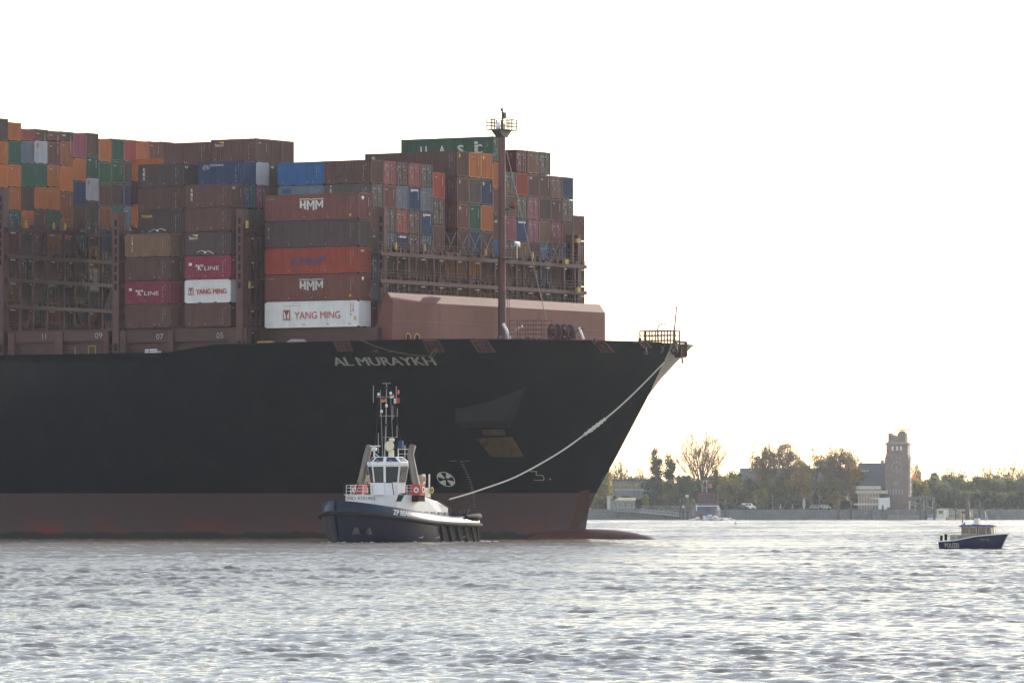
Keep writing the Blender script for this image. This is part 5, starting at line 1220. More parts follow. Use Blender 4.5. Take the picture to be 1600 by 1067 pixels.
def far_rise():
    xs = np.linspace(-700, 700, 120); rows = [(2240, BZ - .1), (2350, 5.5), (2480, 8.2), (2600, 9.2), (2739, 9.0)]
    co = np.concatenate([np.stack([xs, np.full(120, y), z + (.5 * np.sin(xs * .021 + y) + .3 * np.sin(xs * .07)) * (z > BZ)], -1) for y, z in rows]); idx = np.arange(120 * 5).reshape(5, 120)
    q = np.stack([idx[:-1, :-1], idx[:-1, 1:], idx[1:, 1:], idx[1:, :-1]], -1).reshape(-1, 4)
    o = np_mesh('terrain', co, q, paint('far_scrub', (.09, .10, .05), .95, .5, (.05, .06, .03), scale=.06, streak=False, vary=0), smooth=True); tag(o, kind='structure')
far_rise()

def leaf_mat(name, c1, c2, tr=.45):
    m, nt, b = new_mat(name); N, L = nt.nodes, nt.links
    tc = N.new('ShaderNodeTexCoord'); oi = N.new('ShaderNodeObjectInfo'); ad = N.new('ShaderNodeVectorMath'); ad.operation = 'MULTIPLY_ADD'
    L.new(oi.outputs['Random'], ad.inputs[0]); ad.inputs[1].default_value = (50, 30, 70); L.new(tc.outputs['Object'], ad.inputs[2])
    nz = N.new('ShaderNodeTexNoise'); nz.inputs['Scale'].default_value = .35; nz.inputs['Detail'].default_value = 5; L.new(ad.outputs[0], nz.inputs['Vector'])
    rp_ = N.new('ShaderNodeMapRange'); rp_.inputs['From Min'].default_value = .36; rp_.inputs['From Max'].default_value = .64; L.new(nz.outputs[0], rp_.inputs['Value'])
    mx = N.new('ShaderNodeMix'); mx.data_type = 'RGBA'; mx.inputs[6].default_value = (*c1, 1); mx.inputs[7].default_value = (*c2, 1); L.new(rp_.outputs[0], mx.inputs[0])
    L.new(mx.outputs[2], b.inputs['Base Color']); b.inputs['Roughness'].default_value = .7; b.inputs['Specular IOR Level'].default_value = .15
    t = N.new('ShaderNodeBsdfTranslucent'); L.new(mx.outputs[2], t.inputs['Color']); ms = N.new('ShaderNodeMixShader'); ms.inputs[0].default_value = tr
    L.new(b.outputs[0], ms.inputs[1]); L.new(t.outputs[0], ms.inputs[2]); L.new(ms.outputs[0], nt.nodes['Material Output'].inputs['Surface'])
    return m
LM = {'yellow': leaf_mat('leaf_yellow', (.46, .34, .06), (.32, .26, .07), .55), 'yellow green': leaf_mat('leaf_yellow_green', (.40, .34, .08), (.24, .23, .07), .6),
      'green': leaf_mat('leaf_green', (.22, .22, .075), (.13, .145, .055), .55), 'dark green': leaf_mat('leaf_dark', (.075, .095, .055), (.10, .115, .06), .4),
      'olive': leaf_mat('leaf_olive', (.28, .25, .09), (.17, .165, .07), .55), 'russet': leaf_mat('leaf_russet', (.32, .23, .12), (.22, .18, .10), .55), 'orange': leaf_mat('leaf_orange', (.45, .29, .09), (.31, .22, .08), .55),
      'grey green': leaf_mat('leaf_grey_green', (.24, .235, .11), (.16, .17, .085), .55)}
BARK = paint('bark', (.13, .11, .09), .9, .4, streak=False)  # bark lightened: some of the distance haze is put into its colour

def leaves(rg, cent, rad, n, size):
    """n leaf-sized faces scattered about clump centres"""
    k = rg.integers(0, len(cent), n); d = rg.normal(0, 1, (n, 3)); d /= np.linalg.norm(d, axis=1)[:, None]
    p = cent[k] + d * (rad[k] * rg.random(n) ** .45)[:, None]
    a = rg.normal(0, 1, (n, 3)); a /= np.linalg.norm(a, axis=1)[:, None]; b = np.cross(a, rg.normal(0, 1, (n, 3))); b /= np.linalg.norm(b, axis=1)[:, None]
    s = size * rg.uniform(.6, 1.4, n)[:, None]
    v = np.stack([p - a * s, p + b * s * .6, p + a * s, p - b * s * .6], 1).reshape(-1, 3)
    return v
def crown_clumps(rg, c, rx, rz, n, r, shell=.5):
    d = rg.normal(0, 1, (n, 3)); d /= np.linalg.norm(d, axis=1)[:, None]; f = (shell + (1 - shell) * rg.random(n) ** .6)[:, None]
    wob = 1 + .22 * np.sin(d[:, 0:1] * 5 + c[0]) * np.cos(d[:, 2:3] * 4 + c[0] * .7)
    return np.array(c) + d * f * wob * np.array([rx, rx, rz]), r * rg.uniform(.55, 1.35, n)
_seed = [10]
def tree(px, ytop, hw, d, mat, label, n=3600, clumps=34, size=.38, ybase=794, low=.12, rfrac=.3, group='trees on the far bank', shell=.45, cat='tree', name='tree'):
    _seed[0] += 1; rg = np.random.default_rng(_seed[0])
    x, zt_ = W(px, ytop, d); H = zt_ - BZ; rx = hw / FPX * d; z0 = H * low; rz = (H - z0) / 2; c = (0, 0, z0 + rz)
    r = rfrac * min(rx, rz) + .35; n = int(n * 1.5)
    cent, rad = crown_clumps(rg, c, max(rx - r * .7, .3), max(rz - r * .7, .3), clumps, r, shell)
    cent[:, 2] = np.maximum(cent[:, 2], z0 + .3)
    root = empty(name, (x, d, BZ)); tag(root, label, cat, group)
    v = leaves(rg, cent, rad, n, size)
    np_mesh('crown', v, np.arange(len(v)).reshape(-1, 4), LM[mat], root)
    mb = MB(); tr = max(.12, H * .02); top = Vector((rg.normal(0, .3), 0, z0 + rz * 1.3))
    mb.tube([(0, 0, -.3), (0, 0, H * .15), tuple(top * .5), tuple(top)], [tr * 1.2, tr, tr * .7, tr * .15], 7)
    for k in rg.permutation(len(cent))[:16]:
        e = Vector(cent[k]); t = rg.uniform(.2, .75); b0 = top * t; m = b0.lerp(e, .5) + Vector((0, 0, .06 * H)); mb.tube([b0, m, e], [tr * .4, tr * .26, tr * .08], 5)
    mb.build('trunk', BARK, root); return root
def bare_tree(px, ytop, hw, d, label, seed=3, leafmat=None, nl=0, depth=6, group='trees on the far bank', twig=.045):
    """limbs fan out of a short trunk to a dome, each carrying side branches and twigs that stop at the dome"""
    rr = random.Random(seed); x, zt_ = W(px, ytop, d); H = zt_ - BZ; rx = hw / FPX * d; mb = MB(); tips = []
    c = Vector((0, 0, .55 * H)); rz = .45 * H
    def inside(p, s=1.0):
        q = p - c; k = math.sqrt((q.x / rx) ** 2 + (q.y / rx) ** 2 + (q.z / rz) ** 2); lim = s * (1 + .10 * math.sin(q.x * 1.7 + seed) + .06 * math.sin(q.z * 2.3 + seed)); return p if k <= lim else c + q * (lim / k)
    def wig(a): return Vector((rr.uniform(-a, a), rr.uniform(-a, a), rr.uniform(-a, a)))
    fork = Vector((0, 0, .2 * H)); tr = max(.15, H * .02); mb.tube([(0, 0, -.3), (0, 0, .08 * H), tuple(fork)], [tr * 1.3, tr, tr * .85], 7, caps=False)
    n1, n2, n3 = (18, 13, 8) if depth > 5 else (11, 9, 7)
    for i in range(n1):
        az = i * 2.4 + rr.random() * .5; tl = math.acos(1 - (i + .5) / n1 * .85); e = c + Vector((rx * math.sin(tl) * math.cos(az), rx * math.sin(tl) * math.sin(az), rz * math.cos(tl))) * rr.uniform(.86, 1.0)
        s = Vector((0, 0, rr.uniform(.14, .34) * H)); m1 = s.lerp(e, .35) + Vector((0, 0, .02 * H)) - Vector((e.x, e.y, 0)) * .08 + wig(.015 * H); m2 = s.lerp(e, .7) + wig(.015 * H); r = tr * rr.uniform(.38, .55)
        mb.tube([s, m1, m2, e], [r, r * .75, r * .45, twig], 5, caps=False)
        for k in range(n2):
            t = rr.uniform(.3, 1.0); b0 = s.lerp(m1, t / .35) if t < .35 else m1.lerp(m2, (t - .35) / .35) if t < .7 else m2.lerp(e, (t - .7) / .3)
            dr = ((e - s).normalized() + wig(.75) + Vector((0, 0, .15))).normalized(); L_ = H * rr.uniform(.13, .26) * (1.15 - .5 * t); e2 = inside(b0 + dr * L_); mm = b0.lerp(e2, .5) + wig(.01 * H); mb.tube([b0, mm, e2], [max(r * .4, twig), max(r * .28, twig), twig * .8], 3, caps=False)
            for q in range(n3):
                b1 = b0.lerp(e2, rr.uniform(.3, 1)); e3 = inside(b1 + (dr + wig(.8)).normalized() * H * rr.uniform(.04, .10), 1.04); mb.tube([b1, e3], [twig * .75, twig * .55], 3, caps=False); tips.append(e3)
    root = empty('tree', (x, d, BZ)); tag(root, label, 'tree', group); mb.build('trunk', BARK, root)
    if leafmat:
        rg = np.random.default_rng(seed); cc = np.array([tuple(t) for t in tips]); v = leaves(rg, cc, np.full(len(cc), .6), nl, .2); np_mesh('crown', v, np.arange(len(v)).reshape(-1, 4), LM[leafmat], root)
    return root

T = 2024.0
tree(940, 727, 19, 2016, 'yellow', 'bright yellow autumn willow half hidden by the ship bow', n=5200, low=.02, size=.32, clumps=44)
bare_tree(968, 718, 15, 2070, 'thin grey bare tree behind the yellow willow', 5, 'olive', 500, depth=5)
tree(985, 738, 18, 2060, 'olive', 'faded olive tree behind the low flat roofed hall', n=2200)
bare_tree(1000, 730, 12, 2075, 'small bare tree next to the dark poplars', 9, depth=5)
tree(1025, 701, 13, T, 'dark green', 'taller of the two dark poplars behind the gangway', n=3600, size=.3, clumps=46, rfrac=.42, low=.05)
tree(1047, 711, 12, T + 4, 'dark green', 'shorter of two dark poplars, nearer to the big bare tree', n=3200, size=.3, clumps=40, rfrac=.42, low=.05)
tree(1020, 738, 17, T - 5, 'dark green', 'dark bushy tree at the foot of the tall poplar', n=3000, low=.0)
tree(1044, 746, 18, T - 8, 'olive', 'olive bushy tree below the shorter poplar', n=3200, low=.0)
tree(1008, 770, 7, T - 12, 'yellow green', 'small yellow green bush beside the low cream house', n=900, low=0, cat='bush', name='bush', group='bushes on the far bank', clumps=14)
bare_tree(1096, 672, 43, T + 2, 'large spreading bare tree with a rounded twiggy crown', 12, depth=7, twig=.045)
tree(1070, 733, 20, T - 2, 'grey green', 'grey green tree under the near limbs of the large bare tree', n=3000, low=0)
tree(1098, 752, 17, T - 6, 'dark green', 'dark shrubby tree behind the oncoming far tugboat', n=2600, low=0)
tree(1120, 728, 19, T, 'green', 'rounded green tree just beyond the large bare tree', n=3200, low=0)
tree(1148, 727, 18, T + 6, 'grey green', 'darker rounded tree rising above a yellowing one', n=3000, low=0)
tree(1138, 742, 21, T - 5, 'yellow green', 'yellowing broad tree above the parked dark car', n=3600, low=0)
tree(1172, 745, 19, T + 2, 'green', 'green tree under the long roof, beside the parked cars', n=3000, low=0)
tree(1190, 757, 13, T - 8, 'yellow green', 'low yellow green tree with a golden side by the parked cars', n=2200, low=0)
tree(1194, 688, 26, T + 3, 'russet', 'tall thin leaved russet tree with three pointed tops', n=3000, clumps=70, rfrac=.22, size=.3, low=.2)
tree(1231, 689, 27, T + 5, 'russet', 'tall thin leaved russet tree standing behind the golden one', n=3200, clumps=70, rfrac=.22, size=.3, low=.2)
bare_tree(1198, 692, 22, T + 4, 'many branched tree skeleton inside the russet crowns, by the three pointed tops', 21, depth=5); bare_tree(1230, 693, 24, T + 6, 'many branched tree skeleton behind the golden tree', 23, depth=5)
tree(1214, 735, 24, T, 'olive', 'olive undergrowth tree at the foot of the russet trees', n=3200, low=0)
tree(1254, 713, 15, T - 5, 'orange', 'golden orange tree above the pale spindle sculpture', n=3200, clumps=40, low=.08)
tree(1240, 750, 20, T - 3, 'olive', 'olive bushy tree beside the pale spindle sculpture', n=2600, low=0)
tree(1274, 699, 21, T + 4, 'russet', 'thin russet tree between the golden tree and the broad one', n=2400, clumps=50, rfrac=.2, size=.22, low=.2)
tree(1314, 692, 36, T + 2, 'russet', 'broad russet tree with an airy top, near the glass pavilion', n=6200, clumps=90, rfrac=.22, size=.3, low=.14)
bare_tree(1310, 696, 30, T + 3, 'many branched tree skeleton inside the broad airy crown', 31, depth=5)
tree(1340, 722, 15, T - 4, 'orange', 'orange leaved tree against the dark slate roof', n=3000, low=.1, clumps=36)
tree(1300, 740, 28, T - 2, 'olive', 'olive green tree below the broad airy crown', n=3600, low=0)
tree(1308, 766, 13, T - 9, 'orange', 'small rusty orange shrub between two mooring piles', n=1400, low=0, cat='bush', name='bush', group='bushes on the far bank', clumps=16)
bare_tree(1388, 718, 20, 2110, 'faint bare tree seen above the slate roof', 41, depth=5); bare_tree(1432, 720, 9, 2090, 'slim bare tree right behind the clock tower', 43, depth=5)
for px, yt, hw, d, mt, lab in ((1436, 748, 18, 2030, 'yellow green', 'yellowish tree next to the clock tower'), (1466, 735, 17, 2090, 'grey green', 'distant tree over the covered landing'), (1462, 744, 26, 2040, 'grey green', 'rounded hazy tree behind the cream cabin'),
                               (1492, 741, 20, 2060, 'green', 'hazy green tree third beyond the tower'), (1482, 762, 24, 2026, 'dark green', 'low dark tree at the water behind the yellow pontoon'), (1522, 738, 24, 2050, 'green', 'broad hazy tree above the police launch cabin'),
                               (1510, 764, 26, 2024, 'grey green', 'low waterside tree above the police launch roof'), (1548, 742, 24, 2046, 'grey green', 'hazy rounded tree above the police launch bow'), (1542, 768, 26, 2022, 'dark green', 'low dark waterside tree above the launch bow'),
                               (1576, 745, 22, 2050, 'green', 'hazy green tree near the end of the wood'), (1574, 768, 24, 2022, 'grey green', 'low waterside tree near the end of the wood'), (1604, 738, 24, 2046, 'grey green', 'tree at the very edge of the view'), (1606, 766, 24, 2020, 'dark green', 'low waterside tree at the very edge of the view')):
    tree(px, yt - 2, hw * 1.18, d, mt, lab, n=3900, low=0)
for px, yt, hw, s_, lab in ((1484, 730, 14, 51, 'bare twiggy treetop above the hazy wood, close to the tower'), (1545, 725, 20, 52, 'bare twiggy crown above the broad hazy tree'), (1578, 722, 22, 53, 'wide bare twiggy crown above the wood edge'), (1606, 725, 16, 54, 'bare twiggy crown cut by the picture edge')):
    bare_tree(px, yt, hw, 2080, lab, s_, 'olive', 700, depth=5)
# trees on, beyond both ends of the view
for px, yt, hw, mt, lab in ((890, 735, 25, 'olive', 'olive tree hidden behind the ship bow'), (1650, 738, 30, 'green', 'green tree outside the view')): tree(px, yt, hw, 2040, mt, lab, n=2600, low=0)
# far-off wood behind everything, one mass
def far_wood():
    rg = np.random.default_rng(77); V = []
    for px in np.arange(150, 1950, 11):
        d = 2160 + rg.uniform(-20, 40); x, zt_ = W(px, rg.uniform(742, 757), d); H = zt_ - BZ
        cent, rad = crown_clumps(rg, (x, d, BZ + H / 2), 4.2, H / 2, 22, 1.9, .3); V.append(leaves(rg, cent, rad, 900, .55))
    v = np.concatenate(V); o = np_mesh('far_wood', v, np.arange(len(v)).reshape(-1, 4), LM['grey green']); tag(o, kind='stuff')
far_wood()
def undergrowth():
    rg = np.random.default_rng(78); n = 9000; x0, x1 = W(300, 795, 2040)[0], W(1900, 795, 2040)[0]
    c = np.stack([rg.uniform(x0, x1, 1700), 2042 + rg.uniform(-4, 8, 1700), BZ + rg.uniform(.2, 3.2, 1700)], -1); v = leaves(rg, c, np.full(1700, 1.1), n * 2, .5)
    o = np_mesh('undergrowth', v, np.arange(len(v)).reshape(-1, 4), LM['olive']); tag(o, kind='stuff')
undergrowth()
SHR = list(range(1112, 1345, 15)) + list(range(930, 1062, 16))
for i, px in enumerate(SHR):
    h_ = ('low round', 'taller ragged', 'wide', 'small thin')[i % 4]; mt = ('dark green', 'olive', 'dark green')[i % 3]
    k_ = sum(1 for q in SHR if (q < px if px > 1176 else 1100 < q < 1176 and q > px if px > 1100 else q < px)) if px <= 1176 else sum(1 for q in SHR if 1176 < q < px)
    places = f'{nth(k_)} from the white van towards the tower' if px > 1176 else f'{nth(k_)} from the dark car towards the far tugboat' if px > 1100 else f'{nth(k_)} from the low cream house along the gangway'
    tree(px, 771 + (i * 7) % 11, 10, 2016 + (i * 5) % 4, mt, f'{h_} {mt} hedge shrub, {places}', n=800, low=0, clumps=14, cat='shrub', name='shrub', group='hedge shrubs along the far bank')

# ------------------------------------------------------------------ buildings on the bank
BRICK = paint('dark_brick', (.235, .175, .155), .85, .35, (.06, .04, .035), scale=.5, streak=False)
SLATE = paint('slate_roof', (.11, .115, .13), .7, .25); PALE = paint('pale_render', (.45, .44, .41), .7, .2); CONC = paint('concrete', (.27, .26, .24), .8, .35)
def bx(p0, p1, y0, y1, d, dep, mb, mi=0):
    xa, zb = W(p0, y1, d); xb, zt_ = W(p1, y0, d); mb.box(xa, xb, d, d + dep, zb, zt_, mi); return xa, xb, zb, zt_
# clock tower
TWD = 2012.0; TWX = W(1401, 790, TWD)[0]; TOW = empty('clock_tower', (TWX, TWD, BZ), R(-11)); tag(TOW, 'tall dark brick clock tower with white tide letters and a radar on top', 'tower')
def tz(y): return (YH - y) / FPX * TWD + HC - BZ
u_ = TWD / FPX
mb = MB(); w0 = 8.0; mb.box(-w0 / 2, w0 / 2, 0, w0, -.3, tz(715)); w1 = 7.2
mb.add([(-w0 / 2, 0, tz(715)), (w0 / 2, 0, tz(715)), (w0 / 2, w0, tz(715)), (-w0 / 2, w0, tz(715)), (-w1 / 2, .4, tz(709)), (w1 / 2, .4, tz(709)), (w1 / 2, w0 - .4, tz(709)), (-w1 / 2, w0 - .4, tz(709))], [(0, 1, 5, 4), (1, 2, 6, 5), (2, 3, 7, 6), (3, 0, 4, 7)])
mb.box(-w1 / 2, w1 / 2, .4, w0 - .4, tz(709) - .01, tz(694.5)); mb.box(-3.0, 2.9, .9, w0 - .9, tz(692), tz(680.5)); mb.box(-3.0, -2.1, .9, 2.4, tz(680.5), tz(676.5)); mb.box(-3.0, -2.1, w0 - 2.4, w0 - .9, tz(680.5), tz(676.5)); mb.box(.1, 2.9, .9, w0 - 2, tz(680.5), tz(676)); mb.box(.6, 2.4, 1.6, w0 - 3, tz(676), tz(673))
mb.build('wall', BRICK, TOW)
mb = MB(); mb.box(-w1 / 2 - .55, w1 / 2 + .55, -.1, w0 + .1, tz(694.5), tz(693)); mb.add([(-w1 / 2 - .4, .05, tz(693)), (w1 / 2 + .4, .05, tz(693)), (w1 / 2 + .4, w0 - .05, tz(693)), (-w1 / 2 - .4, w0 - .05, tz(693)), (-3.05, .85, tz(689.5)), (2.95, .85, tz(689.5)), (2.95, w0 - .85, tz(689.5)), (-3.05, w0 - .85, tz(689.5))], [(0, 1, 5, 4), (1, 2, 6, 5), (2, 3, 7, 6), (3, 0, 4, 7)]); mb.build('cornice', CONC, TOW)
mb = MB()
for ch, x in (('E', -1.75), ('3', -.35), ('5', 1.0)): add_text(mb, ch, lambda u, v, x=x: (x + u, .36, tz(703.5) + v), .75, 1.35, bold=.03)
mb.build('lettering', M['white'], TOW)
CLK = empty('clock', (-.05, -.04, tz(729.5)), 0, TOW); mb = MB()
for k in range(12):
    a = math.pi / 2 - k * math.pi / 6; c, s_ = math.cos(a), math.sin(a); mb.bar((1.45 * c, 0, 1.45 * s_), (1.95 * c, 0, 1.95 * s_), .34, .08)
mb.build('numerals', M['white'], CLK); mb = MB(); mb.bar((0, -.05, .35), (.12, -.05, -1.25), .2, .06); mb.build('hand', M['letter_white'], CLK); mb = MB(); mb.bar((.3, -.05, .2), (-.75, -.05, -.45), .22, .06); mb.build('hand', M['letter_white'], CLK)
for x, y, w, h in ((-1.6, 716, .5, .6), (-.2, 716, .5, .6), (1.2, 716, .5, .6), (-2.4, 741.5, .9, .35), (1.6, 741.5, .9, .35), (-.4, 755, 1.4, .9)):
    m2 = MB(); m2.box(x - w / 2, x + w / 2, -.03, .05, tz(y) - h / 2, tz(y) + h / 2); m2.build('window', CONC if y != 716 else M['steel'], TOW)
for k in range(6):
    m2 = MB(); m2.box(-3.4 + k * 1.0, -3.0 + k * 1.0, -.03, .05, tz(768) - .9, tz(768) + .9); m2.build('window', M['steel'], TOW)
for y_, y2 in ((1.4, 695), (3.2, 695), (5.0, 695)):
    m2 = MB(); m2.box(w1 / 2 - .02, w1 / 2 + .06, y_, y_ + .45, tz(713), tz(695)); m2.build('lit_pilaster', M['white'], TOW)  # sunlit strips: sunlight on the side face put in as white
m2 = MB(); m2.box(w0 / 2 - .02, w0 / 2 + .35, 1.6, 4.2, tz(770), tz(716)); m2.build('lit_panel', PALE, TOW)  # pale panel with the sunlight of this face put into its colour
for k in range(5): m2 = MB(); m2.box(w0 / 2 + .34, w0 / 2 + .37, 2.4, 3.4, tz(764 - k * 9), tz(759 - k * 9)); m2.build('window', M['glass'], TOW)
m2 = MB(); m2.bar((1.5, 2.5, tz(673)), (1.5, 2.5, tz(671.5)), .3); m2.bar((-.9, 2.5, tz(671)), (4.0, 2.5, tz(671)), .5, .5); m2.build('radar', M['steel'], TOW)
m2 = MB(); m2.bar((-.9, 3, tz(681)), (-.9, 3, tz(656)), .12); m2.build('antenna', M['steel'], TOW)
m2 = MB(); m2.box(-2.0, -.4, .92, .97, tz(682), tz(679)); m2.build('railing', M['steel'], TOW)
# main house with the big slate roof beside the tower
HB = empty('brick_house', (W(1366, 790, 2018)[0], 2018, BZ)); tag(HB, 'brick house with a high dark slate roof adjoining the clock tower', 'house')
k_ = 2018 / FPX; hz_ = lambda y: (YH - y) * k_ + HC - BZ
mb = MB(); mb.box(-4.6, 4.4, 0, 14, -.2, hz_(757)); mb.build('wall', BRICK, HB)
mb = MB(); mb.add([(-5, -.4, hz_(757.5)), (4.5, -.4, hz_(757.5)), (4.5, 6.8, hz_(723)), (-5, 6.8, hz_(723)), (-5, 14.4, hz_(757.5)), (4.5, 14.4, hz_(757.5))], [(0, 1, 2, 3), (3, 2, 5, 4), (0, 3, 4), (1, 5, 2)]); r_ = mb.build('roof', SLATE, HB)
mb = MB(); mb.box(2.6, 3.5, 6.2, 7.4, hz_(726), hz_(719)); mb.build('chimney', BRICK, r_); mb = MB(); mb.box(-4.4, -1.8, -.2, .4, hz_(736), hz_(734.5)); mb.build('gutter', PALE, r_)
for k in range(6): mb = MB(); mb.box(-4 + k * 1.35, -3.2 + k * 1.35, -.04, .05, hz_(770), hz_(763)); mb.build('window', M['glass'], HB)
# long hall behind the trees
HL = empty('long_hall', (W(1255, 790, 2064)[0], 2064, BZ)); tag(HL, 'long low pitched slate roofed hall behind the russet trees', 'hall'); k_ = 2064 / FPX; hz2 = lambda y: (YH - y) * k_ + HC - BZ
mb = MB(); mb.box(-21, 20, 0, 16, -.2, hz2(752)); mb.build('wall', BRICK, HL); mb = MB(); mb.add([(-21.5, -.5, hz2(752.5)), (20.5, -.5, hz2(752.5)), (20.5, 8, hz2(731)), (-21.5, 8, hz2(731)), (-21.5, 16.5, hz2(752.5)), (20.5, 16.5, hz2(752.5))], [(0, 1, 2, 3), (3, 2, 5, 4), (0, 3, 4), (1, 5, 2)]); mb.build('roof', SLATE, HL)
for k in range(12): mb = MB(); mb.box(-19 + k * 3.2, -17.4 + k * 3.2, -.04, .05, hz2(775), hz2(762)); mb.build('window', M['glass'], HL)
FH = empty('flat_hall', (W(985, 790, 2050)[0], 2050, BZ)); tag(FH, 'grey flat roofed hall behind the yellow willow and the dark poplars', 'hall'); k_ = 2050 / FPX; hz3 = lambda y: (YH - y) * k_ + HC - BZ
mb = MB(); mb.box(-6, 6, 0, 12, -.2, hz3(751)); mb.build('wall', CONC, FH); mb = MB(); mb.box(-6.3, 6.3, -.4, 12.3, hz3(751), hz3(749)); mb.build('roof', SLATE, FH); mb = MB(); mb.box(-5.5, 5.5, -.05, .06, hz3(766), hz3(764)); mb.build('gutter', PALE, FH)
for k in range(5): mb = MB(); mb.box(-5.2 + k * 2.2, -3.8 + k * 2.2, -.04, .05, hz3(762), hz3(755)); mb.build('window', M['glass'], FH)
LH = empty('low_house', (W(970, 790, 2012)[0], 2012, BZ)); tag(LH, 'low cream house with a small white turret beside the gangway', 'house'); k_ = 2012 / FPX; hz5 = lambda y: (YH - y) * k_ + HC - BZ
mb = MB(); mb.box(-3.4, 4.8, 0, 6, -.2, hz5(781.5)); mb.build('wall', CONC, LH); mb = MB(); mb.prism([(-2.2, -.3, hz5(781.4)), (5.0, -.3, hz5(781.4)), (5.0, -.3, hz5(777.5)), (-.5, -.3, hz5(777.0))], (0, 6.6, 0)); mb.build('roof', M['cream'], LH); mb = MB(); mb.box(-4.6, -3.5, 0, 1.5, -.2, hz5(774.5)); mb.box(-4.75, -3.35, -.1, 1.6, hz5(777.5), hz5(776.6)); mb.build('turret', PALE, LH)
for x in (-2.4, -.6, 1.2, 3.0): mb = MB(); mb.box(x, x + .9, -.04, .05, hz5(790), hz5(785)); mb.build('window', M['glass'], LH)
PV = empty('glass_pavilion', (W(1364, 790, 2008)[0], 2008, BZ)); tag(PV, 'modern glass pavilion with stacked white flat roofs before the clock tower', 'pavilion'); k_ = 2008 / FPX; hz6 = lambda y: (YH - y) * k_ + HC - BZ
for (a, b, y0, y1) in ((-5.4, 2.6, 764, 759), (-5.8, 5.0, 771, 766), (-6.2, 2.0, 789, 786)):
    mb = MB(); mb.box(a, b, 0, 6, hz6(y0), hz6(y1)); mb.build('roof', PALE, PV)
mb = MB(); mb.box(-5.0, 2.2, .5, 5.8, -.2, hz6(764)); mb.build('glazing', glass('pavilion_glass', (.05, .065, .075)), PV)
mb = MB()
for k in range(8): mb.bar((-4.9 + k * .95, .44, 0), (-4.9 + k * .95, .44, hz6(771)), .12)
mb.build('mullion', PALE, PV); mb = MB(); mb.box(-1.0, 2.2, .2, .45, hz6(780), hz6(777)); mb.build('balcony', PALE, PV); mb = MB(); mb.box(1.8, 4.6, -.6, 4, -.2, hz6(777.5)); mb.box(4.6, 5.6, -.6, 4, .6, hz6(777)); mb.build('cabin', M['white'], PV)
SHD = empty('covered_landing', (W(1440, 790, 2004)[0], 2004, BZ)); tag(SHD, 'dark roofed open landing shed on posts past the clock tower', 'shed'); k_ = 2004 / FPX; hz7 = lambda y: (YH - y) * k_ + HC - BZ
mb = MB(); mb.prism([(-4.2, 0, hz7(782)), (4.3, 0, hz7(779.5)), (3.4, 0, hz7(775)), (-4.2, 0, hz7(776))], (0, 5, 0)); mb.build('roof', SLATE, SHD)
for k in range(6): mb = MB(); mb.bar((-3.6 + k * 1.45, .3, -4.2), (-3.6 + k * 1.45, .3, hz7(781.5)), .22); mb.build('post', PALE if k % 2 else M['dark_steel'], SHD)
mb = MB(); mb.bar((-3.8, .15, hz7(783)), (3.8, .15, hz7(794)), .2); mb.bar((-3.8, .15, hz7(787)), (0, .15, hz7(793)), .2); mb.build('stair_rail', PALE, SHD)
QW = MB(); bx(1388, 1437, 804, 813, 1994.5, 6, QW); QW = QW.build('quay_wall', CONC); tag(QW, 'pale concrete quay wall below the clock tower', 'wall')
# pontoons and cabins
mb = MB(); xa, xb, zb, zt_ = bx(1448, 1478, 808.2, 813.5, 1988, 5, mb); p_ = mb.build('pontoon', WH); tag(p_, 'white floating pontoon under the cream landing cabin', 'pontoon')
mb = MB()
for k in range(9): mb.bar((xa + (xb - xa) * k / 8, 1988.2, zt_), (xa + (xb - xa) * k / 8, 1988.2, zt_ + .9), .07)
mb.bar((xa, 1988.2, zt_ + .9), (xb, 1988.2, zt_ + .9), .07); mb.build('railing', WH, p_)
mb = MB(); xa2, xb2, zb2, zt2_ = bx(1479.5, 1519, 808, 813.2, 1989, 5, mb); p_ = mb.build('pontoon', paint('ochre_pontoon', (.55, .42, .2), .6, .2)); tag(p_, 'ochre floating pontoon behind the police launch mast', 'pontoon')
mb = MB(); mb.bar((xa2, 1989.1, zt2_ + .9), (xb2, 1989.1, zt2_ + .9), .08)
for k in range(10): mb.bar((xa2 + (xb2 - xa2) * k / 9, 1989.1, zt2_), (xa2 + (xb2 - xa2) * k / 9, 1989.1, zt2_ + .9), .07)
mb.build('railing', WH, p_)
for p0, p1, y0, y1, d, m_, lab in ((1464.5, 1482, 795, 808, 1990, M['cream'], 'cream landing cabin standing on the white pontoon'), (1500, 1520.5, 796, 807.5, 1991.5, paint('tan_hut', (.5, .36, .2), .6, .2), 'tan landing hut standing on the ochre pontoon')):
    mb = MB(); xa, xb, zb, zt_ = bx(p0, p1, y0, y1, d, 2.6, mb); o = mb.build('landing_cabin', m_); tag(o, lab, 'cabin', None)
    mb = MB(); mb.box(xa - .15, xb + .15, d - .15, d + 2.75, zt_, zt_ + .15); mb.build('roof', PALE, o); mb = MB(); mb.box(xa + (xb - xa) * .6, xa + (xb - xa) * .82, d - .03, d + .05, zb, zt_ - .5); mb.build('door', WH, o); mb = MB(); mb.box(xa + .4, xa + (xb - xa) * .5, d - .03, d + .05, zb + 1.2, zt_ - .5); mb.build('window', M['glass'], o)
